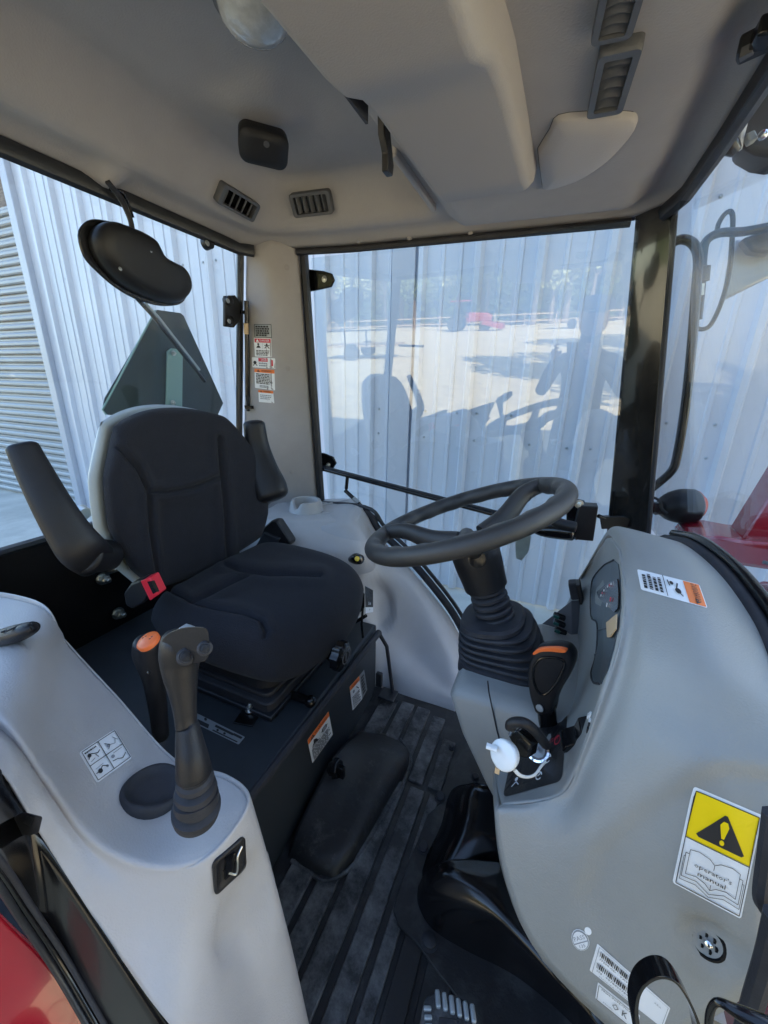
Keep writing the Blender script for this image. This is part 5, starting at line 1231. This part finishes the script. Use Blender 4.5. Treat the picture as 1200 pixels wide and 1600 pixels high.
MB().loft([scal(1, 0), scal(1.0, .016), scal(.965, .028), scal(.88, .038), scal(.7, .043), scal(.35, .044), scal(.02, .044)]).build('motor_cover', 'black_plastic', wp, angle=180)
for a, b in ((188, 420), (236, 392)): MB().lathe(WRr(a, b, .070), pv, [(0, .0045), (.001, .003)], 10).build('cover_screw', 'label_silver', wp)
MB().tube(curve([WRr(168, 284, .05), WRr(185, 305, .045), WRr(196, 325, .04), WRr(204, 345, .04), (WRr(207, 362, .04))], 6), .006, 10).build('motor_cable', 'black_rubber', wp)
MB().tube(curve([WRr(172, 296, .04), WRr(190, 300, .035), WRr(200, 318, .03), WRr(208, 340, .03)], 6), .0035, 8).build('motor_cable', 'black_gloss', wp)
MB().tube([WRr(214, 466, -.04), WRr(236, 490, -.04), WRr(320, 596, -.04)], .006, 8).build('wiper_arm', 'black_gloss', wp)
MB().tube([WRr(226, 472, -.05), WRr(248, 496, -.05), WRr(312, 578, -.05)], .0035, 8).build('wiper_blade', 'zinc', wp)

smv = thing('slow_moving_emblem', 'dark triangular slow vehicle emblem seen from behind outside the rear glass', 'sign', W(250, 640, X=-1.32))
MB().prism([W(a, b, X=-1.32) for a, b in ((243, 487), (246, 484), (282, 489), (287, 493), (349, 630), (337, 656), (330, 662), (166, 648), (160, 640), (164, 622))], (-.004, 0, 0)).build('emblem_plate', 'smv_back', smv, bevel=.001)
MB().prism([W(a, b, X=-1.31) for a, b in ((262, 549), (268, 544), (280, 546), (286, 556), (285, 640), (260, 640))], (-.008, 0, 0)).build('mount_bracket', 'smv_bracket', smv, bevel=.002)
for a, b in ((271, 552), (270, 629)): bolt('bracket_bolt', W(a, b, X=-1.30), (1, 0, 0), .006, smv)
MB().tube([W(a, b, X=-1.318) for a, b in ((243, 485), (160, 640), (166, 648))], .003, 6).build('emblem_edge', 'smv_bracket', smv)

# ================================================================ OUTSIDE THE WINDSHIELD
gr = thing('grab_rail', 'bent black steel grab rail outside right front pillar', 'handrail', W(1015, 775, Y=1.50))
MB().tube(curve([W(a, b, Y=1.50) for a, b in ((1045, 382), (1066, 374), (1084, 382), (1091, 405), (1088, 450), (1080, 550), (1070, 640), (1058, 712), (1050, 735), (1030, 754), (1005, 774))], 6), .0125, 14).build('rail_tube', 'black_gloss', gr)
mr = thing('side_mirror', 'outside rear view mirror on black bent arm beyond the windshield', 'mirror', W(1110, 440, Y=1.55))
MB().tube(curve([W(a, b, Y=1.53) for a, b in ((1090, 500), (1096, 440), (1098, 400), (1104, 376), (1125, 364), (1160, 362), (1200, 355), (1230, 350))], 6), .0115, 12).build('mirror_arm', 'black_gloss', mr)
MB().tube(curve([W(a, b, Y=1.60) for a, b in ((1120, 372), (1122, 352), (1132, 335), (1142, 331), (1145, 350), (1140, 420), (1128, 470), (1112, 505), (1100, 514), (1088, 512), (1084, 500))], 6), .0065, 10).build('mirror_bracket', 'black_gloss', mr)
MB().prism([W(a, b, Y=1.62) for a, b in ((1150, 372), (1205, 378), (1230, 420), (1130, 470), (1138, 420))], (.0, .03, 0)).build('mirror_housing', 'label_silver', mr, bevel=.008)
MB().prism([W(a, b, Y=1.56) for a, b in ((1160, 372), (1215, 352), (1240, 380), (1200, 396), (1175, 392))], (.0, .05, 0)).build('mirror_head', 'black_plastic', mr, bevel=.008)
MB().tube([W(1100, 417, Y=1.53), W(1098, 440, Y=1.53)], .016, 12).build('mirror_clamp', 'black_plastic', mr)
MB().tube([W(1096, 444, Y=1.525), W(1095, 462, Y=1.525)], .009, 6).build('clamp_bolt', 'zinc', mr)
tl = thing('turn_light', 'round black turn signal lamp with amber lens beyond the right pillar', 'lamp', W(1060, 795, Y=1.46))
pxloft('lamp_body', [(1035, 793, 14, 1.44), (1045, 792, 22, 1.45), (1062, 791, 27, 1.46), (1082, 791, 27, 1.47)], 'black_plastic', tl, n=24)
pxloft('lamp_lens', [(1084, 791, 25, 1.475), (1091, 792, 20, 1.478)], 'amber_lens', tl, n=24)
MB().tube([W(1008, 790, Y=1.40), W(1025, 800, Y=1.42), W(1040, 798, Y=1.44)], .010, 10).box(W(1022, 792, Y=1.41), (.03, .02, .03)).build('lamp_bracket', 'black_gloss', tl, bevel=.002)
MB().tube(curve([W(a, b, Y=1.40) for a, b in ((1015, 775), (1030, 782), (1034, 795), (1042, 802))], 5), .004, 8).build('lamp_cable', 'black_rubber', tl)
wl = thing('work_light', 'black work lamp with white trim at top right above windshield', 'lamp', W(1180, 190, Y=1.1))
Yk = 1.08
MB().prism([W(a, b, Y=Yk) for a, b in ((1148, 222), (1158, 175), (1172, 150), (1215, 130), (1240, 200), (1215, 245), (1180, 240))], (.02, .09, 0)).build('lamp_housing', 'black_plastic', wl, bevel=.01)
MB().tube(curve([W(a, b, Y=Yk-.01) for a, b in ((1152, 235), (1158, 205), (1168, 172), (1185, 148), (1215, 128))], 5), .007, 8).build('lamp_trim', 'white_plastic', wl)
MB().prism([W(a, b, Y=Yk-.02) for a, b in ((1166, 208), (1180, 202), (1186, 214), (1172, 222))], (.0, .02, 0)).build('lamp_connector', 'shell_grey', wl, bevel=.002)
MB().sph(W(1192, 211, Y=Yk-.03), .008).build('lamp_screw', 'chrome', wl)
lc = thing('windshield_latch', 'black windshield hinge block with brass screw on the header', 'hinge', W(1128, 215, Z=1.40))
pxloft('latch_body', [(1110, 208, 12, 1.03), (1124, 215, 18, 1.04), (1138, 226, 20, 1.05), (1148, 235, 14, 1.06)], 'black_gloss', lc, n=14, sq=3)
MB().tube([W(1120, 224, Y=1.0), W(1132, 218, Y=1.0)], .004, 8).sph(W(1121, 224, Y=1.0), .006).build('latch_screw', 'zinc', lc)
vs_ = thing('visor_clip_bar', 'black slotted clip bar on the liner at top right', 'clip', W(1175, 75, Z=1.40))
MB().prism([W(a, b, Z=1.395) for a, b in ((1150, 86), (1200, 62), (1240, 45), (1245, 62), (1200, 84), (1152, 105), (1148, 98))], (0, 0, .02)).build('clip_bar', 'black_plastic', vs_, bevel=.003)
MB().prism([W(a, b, Z=1.388) for a, b in ((1155, 91), (1175, 81), (1177, 86), (1156, 98))], (0, 0, .01)).build('clip_slot', 'vent_grey', vs_)
MB().box(W(1195, 50, Z=1.40), (.02, .03, .02)).build('clip_mount', 'black_gloss', vs_, bevel=.003)
# red hood
hd = thing('engine_hood', 'glossy red engine hood in front of windshield', 'hood', (.8, .74, .5))
def hs(x, zt, hw, zb, r_=.10):
    o_ = []
    for k in range(25):
        th = math.pi*k/24; a, b = math.cos(th), math.sin(th); f = 1/((abs(a)**3.2+abs(b)**3.2)**(1/3.2))
        o_.append(Vector((x, .74+a*f*hw, zb+(zt-zb)*b*f)))
    return o_
rgs = [hs(.40, .66, .37, .0), hs(.42, .675, .375, .0), hs(.7, .66, .36, .0), hs(1.1, .61, .33, .0), hs(1.5, .52, .29, .0), hs(1.62, .42, .26, .05)]
MB().loft(rgs).build('hood_shell', 'red_paint', hd, angle=60)
MB().tube([(.45, .74+.30, .65), (1.4, .74+.24, .55)], .004, 6).build('hood_seam', 'black_rubber', hd)
ld = thing('red_loader', 'red upright loader post rising beside the engine hood', 'loader', W(1160, 850, Y=1.35))
MB().prism([W(a, b, Y=1.33) for a, b in ((1128, 848), (1160, 842), (1250, 700), (1300, 700), (1260, 900), (1130, 880))], (0, .10, 0)).build('loader_post', 'red_paint', ld, bevel=.006)
MB().prism([W(a, b, Y=1.30) for a, b in ((1072, 852), (1084, 840), (1125, 838), (1165, 846), (1250, 852), (1260, 900), (1090, 870))], (0, .16, -.0)).build('loader_gusset', 'red_paint', ld, bevel=.008)

# ================================================================ YARD BEHIND THE CAMERA (seen mirrored in the door glass)
NM = Vector((0, -1, -TY)).normalized()
def refl(x, y, Y=None, Z=None):
    p = WD(x, y); d = ray(x, y).normalized(); d = d-NM*2*d.dot(NM)
    t = (Y-p.y)/d.y if Y is not None else (Z-p.z)/d.z
    return p+d*t
def crown_mesh(seed, n, hgt, rad, m):
    r_ = np.random.default_rng(seed); mb = MB(); blobs = [(r_.normal(0, rad*.38), r_.normal(0, rad*.38), hgt*(.38+.5*r_.random()), rad*(.3+.3*r_.random())) for _ in range(13)]
    for _ in range(n):
        b = blobs[r_.integers(len(blobs))]; v = r_.normal(size=3); v /= np.linalg.norm(v); c = Vector((b[0], b[1], b[2]))+Vector(v)*(b[3]*r_.random()**.4)
        a = Vector(r_.normal(size=3)).normalized()*.17; q = Vector(r_.normal(size=3)).cross(a).normalized()*.11
        mb.add([c-a, c+q, c+a, c-q], [(0, 1, 2, 3)])
    me = mb.mesh('crown'); me.materials.append(MT[m]); return me
def trunk_mesh(seed, hgt):
    r_ = random.Random(seed); mb = MB(); mb.tube([(0, 0, -.1), (r_.uniform(-.1, .1), 0, hgt*.3), (r_.uniform(-.3, .3), r_.uniform(-.2, .2), hgt*.85)], [.22, .16, .05], 8)
    for k in range(6):
        a = r_.uniform(0, 6.28); z = hgt*r_.uniform(.25, .6); mb.tube([(0, 0, z), (math.cos(a)*1.0, math.sin(a)*1.0, z+.9), (math.cos(a)*1.7, math.sin(a)*1.7, z+2)], [.08, .05, .02], 6)
    me = mb.mesh('trunk'); me.materials.append(MT['bark']); return me
kinds = [(crown_mesh(1, 5200, 9, 2.9, 'leaf'), trunk_mesh(1, 9)), (crown_mesh(2, 5000, 8, 2.6, 'leaf_pale'), trunk_mesh(2, 8)), (crown_mesh(3, 3600, 10, 2.5, 'leaf_pale'), trunk_mesh(3, 10))]
def tree(k, x, y, s_, lab, grp):
    t = thing('yard_tree', lab, 'tree', (x, y, GZ), grp)
    for nm, me in zip(('crown', 'trunk'), kinds[k]):
        o = bpy.data.objects.new(nm, me); COL.objects.link(o); o.parent = t
    t.scale = (s_, s_, s_); t.rotation_euler = (0, 0, random.uniform(0, 6.28))
rr2 = random.Random(5)
for i in range(40):
    tree(rr2.choice((0, 1, 1, 2)), -42+i*2.1+rr2.uniform(-1, 1), -46+rr2.uniform(-4, 4), rr2.uniform(1.1, 1.6), 'leafy tree in the row behind the yard fence, mirrored in the door glass', 'trees across the yard')
for x, y in ((6.5, -2.5), (9.5, -5.5), (12.5, -1.5), (15, -8), (9, -11), (18, -4.5), (22, -12)):
    tree(rr2.choice((0, 2)), x, y, rr2.uniform(.9, 1.2), 'yard tree casting long shadows over the gravel', 'trees beside the yard')
fe = thing('yard_fence', 'long pale rail fence before the trees, mirrored in the door glass', 'fence', (0, -38, GZ))
for k in range(24): MB().box((-30+k*2.6, -38, GZ+.6), (.09, .09, 1.2)).build('fence_post', 'wood', fe)
for z in (.5, 1.05): MB().box((-.1, -37.94, GZ+z), (60, .04, .1)).build('fence_rail', 'wood', fe)
# parked red tractor across the yard
pt = refl(790, 502, Z=GZ); 
tr = thing('parked_tractor', 'red compact tractor parked across the yard, mirrored in the door glass', 'tractor', (pt.x, -34, GZ))
bx, by = pt.x, -34
MB().prism([(bx-.2, by-.35, GZ+.7), (bx+1.9, by-.35, GZ+.7), (bx+1.9, by-.35, GZ+1.15), (bx+1.5, by-.35, GZ+1.35), (bx-.2, by-.35, GZ+1.45)], (0, .7, 0)).build('hood', 'faded_red', tr, bevel=.08)
MB().prism([(bx-1.5, by-.6, GZ+2.25), (bx+.1, by-.6, GZ+2.25), (bx+.1, by-.6, GZ+2.35), (bx-1.5, by-.6, GZ+2.35)], (0, 1.2, 0)).build('roof', 'faded_red', tr, bevel=.03)
for a in (-1.45, -.7, .05):
    for b in (-.55, .55): MB().tube([(bx+a, by+b, GZ+1.0), (bx+a, by+b, GZ+2.26)], .035, 6).build('cab_post', 'black_paint', tr)
for b in (-.75, .75):
    w_ = MB().lathe((bx-1.0, by+b-.15, GZ+.62), (0, 1, 0), [(0, .3), (0, .62), (.3, .62), (.3, .3)], 24).build('rear_wheel', 'tyre', tr); MB().lathe((bx-1.0, by+b-.1, GZ+.62), (0, 1, 0), [(0, .05), (0, .32), (.2, .32), (.2, .05)], 18).build('rim', 'print_red', w_)
    w_ = MB().lathe((bx+1.4, by+b*.8-.1, GZ+.38), (0, 1, 0), [(0, .2), (0, .38), (.2, .38), (.2, .2)], 20).build('front_wheel', 'tyre', tr); MB().lathe((bx+1.4, by+b*.8-.06, GZ+.38), (0, 1, 0), [(0, .05), (0, .2), (.12, .2), (.12, .05)], 16).build('rim', 'print_red', w_)
MB().box((bx-.9, by, GZ+1.0), (.6, .5, .6)).build('seat', 'black_plastic', tr, bevel=.1)
MB().prism([(bx+1.2, by-.8, GZ+.5), (bx+2.9, by-.8, GZ+.1), (bx+2.9, by-.8, GZ+.5), (bx+1.3, by-.8, GZ+.8)], (0, 1.6, 0)).build('loader_bucket', 'faded_red', tr, bevel=.03)
# flat trailer
for (q, lab) in (((900, 478), 'low flat trailer parked by the fence right of the parked tractor'), ((570, 560), 'small rail sided utility trailer on the sunny yard')):
    p0 = refl(*q, Z=GZ); 
    if p0.y < -34: p0.y = -34
    X_, Y_ = p0.x, p0.y
    u_ = thing('utility_trailer', lab, 'trailer', (X_, Y_, GZ))
    MB().box((X_, Y_, GZ+.55), (3.2, 1.5, .08)).build('trailer_bed', 'wood', u_)
    for a in (-1.6, -.5, .5, 1.6): MB().box((X_+a, Y_+.75, GZ+.85), (.05, .05, .6)).build('rail_post', 'black_paint', u_)
    MB().box((X_, Y_+.75, GZ+1.14), (3.2, .05, .05)).build('side_rail', 'black_paint', u_)
    MB().tube([(X_+1.6, Y_, GZ+.5), (X_+2.7, Y_, GZ+.45)], .05, 6).build('tow_bar', 'black_paint', u_)
    for b in (-.8, .8): MB().lathe((X_-.2, Y_+b-.1, GZ+.33), (0, 1, 0), [(0, .15), (0, .33), (.2, .33), (.2, .15)], 20).build('wheel', 'tyre', u_)
# ---------------------------------------------------------------- the photographer (only mirrored in the glass)
pe = thing('person', 'person in dark shirt and cap holding up a phone beside the open left door', 'person', (.12, -.42, GZ))
def skin(name, verts, edges, m, parent, sub=2):
    me = bpy.data.meshes.new(name); me.from_pydata([v[:3] for v in verts], edges, []); o = bpy.data.objects.new(name, me); COL.objects.link(o); me.materials.append(MT[m])
    o.parent = parent; o.matrix_parent_inverse = parent.matrix_world.inverted()
    s_ = o.modifiers.new('skin', 'SKIN'); s_.use_smooth_shade = True
    for v, d in zip(me.skin_vertices[0].data, verts): v.radius = (d[3], d[4] if len(d) > 4 else d[3])
    me.skin_vertices[0].data[0].use_root = True
    b = o.modifiers.new('s', 'SUBSURF'); b.levels = sub; b.render_levels = sub; return o
px, py = .12, -.45
V = [(px, py, GZ+.92, .15, .11), (px, py, GZ+1.12, .14, .10), (px, py, GZ+1.32, .17, .11), (px, py, GZ+1.46, .07, .07), (px, py+.02, GZ+1.55, .06, .06), (px, py+.03, GZ+1.66, .085, .10), (px, py+.03, GZ+1.73, .07, .08),
     (px-.09, py, GZ+.84, .09), (px-.11, py+.02, GZ+.48, .06), (px-.12, py, GZ+.10, .042), (px-.12, py+.14, GZ+.04, .035),
     (px+.09, py, GZ+.84, .09), (px+.11, py+.02, GZ+.48, .06), (px+.12, py, GZ+.10, .042), (px+.12, py+.14, GZ+.04, .035),
     (px-.19, py, GZ+1.40, .055), (px-.27, py+.08, GZ+1.18, .042), (px-.16, py+.30, GZ+1.40, .03), (-.065, -.07, 1.0-.07, .024),
     (px+.19, py, GZ+1.40, .055), (px+.26, py+.08, GZ+1.18, .042), (px+.10, py+.30, GZ+1.38, .03), (.095, -.07, 1.0-.07, .024)]
E_ = [(0, 1), (1, 2), (2, 3), (3, 4), (4, 5), (5, 6), (0, 7), (7, 8), (8, 9), (9, 10), (0, 11), (11, 12), (12, 13), (13, 14), (2, 15), (15, 16), (16, 17), (17, 18), (2, 19), (19, 20), (20, 21), (21, 22)]
skin('body', V, E_, 'shirt_dark', pe)
MB().sph((px, py+.04, GZ+1.655), .108, 20, 12, (.82, .95, 1.1)).build('face', 'skin', pe)
MB().lathe((px, py+.03, GZ+1.70), (0, 0, 1), [(0, .112), (.04, .11), (.075, .08), (.09, .02)], 20).prism([(px-.07, py+.11, GZ+1.70), (px+.07, py+.11, GZ+1.70), (px+.05, py+.21, GZ+1.69), (px-.05, py+.21, GZ+1.69)], (0, 0, .012)).build('cap', 'jeans', pe)
for s_ in (-1, 1):
    hx = .015+s_*.080; pq = Vector((hx, -.05, .93))
    for k in range(4):
        z = .945+k*.021; skin('finger', [(hx+s_*.012, -.06, z-.015, .010), (hx+s_*.016, -.038, z, .0085), (hx+s_*.004, -.022, z+.004, .0075), (hx-s_*.012, -.018, z+.004, .006)], [(0, 1), (1, 2), (2, 3)], 'skin', pe, 1)
    skin('palm', [(hx+s_*.006, -.075, .915, .02), (hx+s_*.014, -.062, .955, .02, .026), (hx+s_*.014, -.060, .99, .018, .024)], [(0, 1), (1, 2)], 'skin', pe, 1)
    skin('thumb', [(hx+s_*.008, -.065, .93, .012), (hx-s_*.012, -.062, .955, .010), (hx-s_*.026, -.055, .975, .008)], [(0, 1), (1, 2)], 'skin', pe, 1)
ph = thing('mobile_phone', 'dark mobile phone held up by the person at the left door', 'phone', (.015, -.035, .98))
bmx = MB(); exx, eyy = rt, up; cph = CAM+Vector((0, 0, 0))-fw*.012-up*.055+rt*.015
bmx.box(cph, (.145*.5, .15, .008), exx, eyy, fw).build('phone_body', 'gauge_black', ph, bevel=.003)
# far wood behind the row of trees: reads as one mass
mb = MB(); r9 = np.random.default_rng(9)
for _ in range(34000):
    c = Vector((r9.uniform(-90, 90), r9.uniform(-66, -56), GZ+19*r9.random()**.8)); a = Vector(r9.normal(size=3)).normalized()*.42; q = Vector(r9.normal(size=3)).cross(a).normalized()*.3
    mb.add([c-a, c+q, c+a, c-q], [(0, 1, 2, 3)])
o = mb.build('far_wood', 'wood_green', smooth=False); o['kind'] = 'stuff'; o['label'] = 'dense green wood behind the row of trees across the yard'
mb = MB(); r7 = np.random.default_rng(4); vs = []
for i in range(61):
    x = -150+i*5; hgt = 9+3*math.sin(i*.31)+1.5*math.sin(i*.83)+r7.random()*1.2
    vs += [(x, -62, GZ-.3), (x, -66, GZ+hgt*.6), (x, -74, GZ+hgt), (x, -120, GZ+hgt*1.05)]
mb.add(vs, [(4*i+j, 4*i+j+4, 4*i+j+5, 4*i+j+1) for i in range(60) for j in range(3)])
o = mb.build('hill', 'wood_green', angle=180); o['kind'] = 'structure'
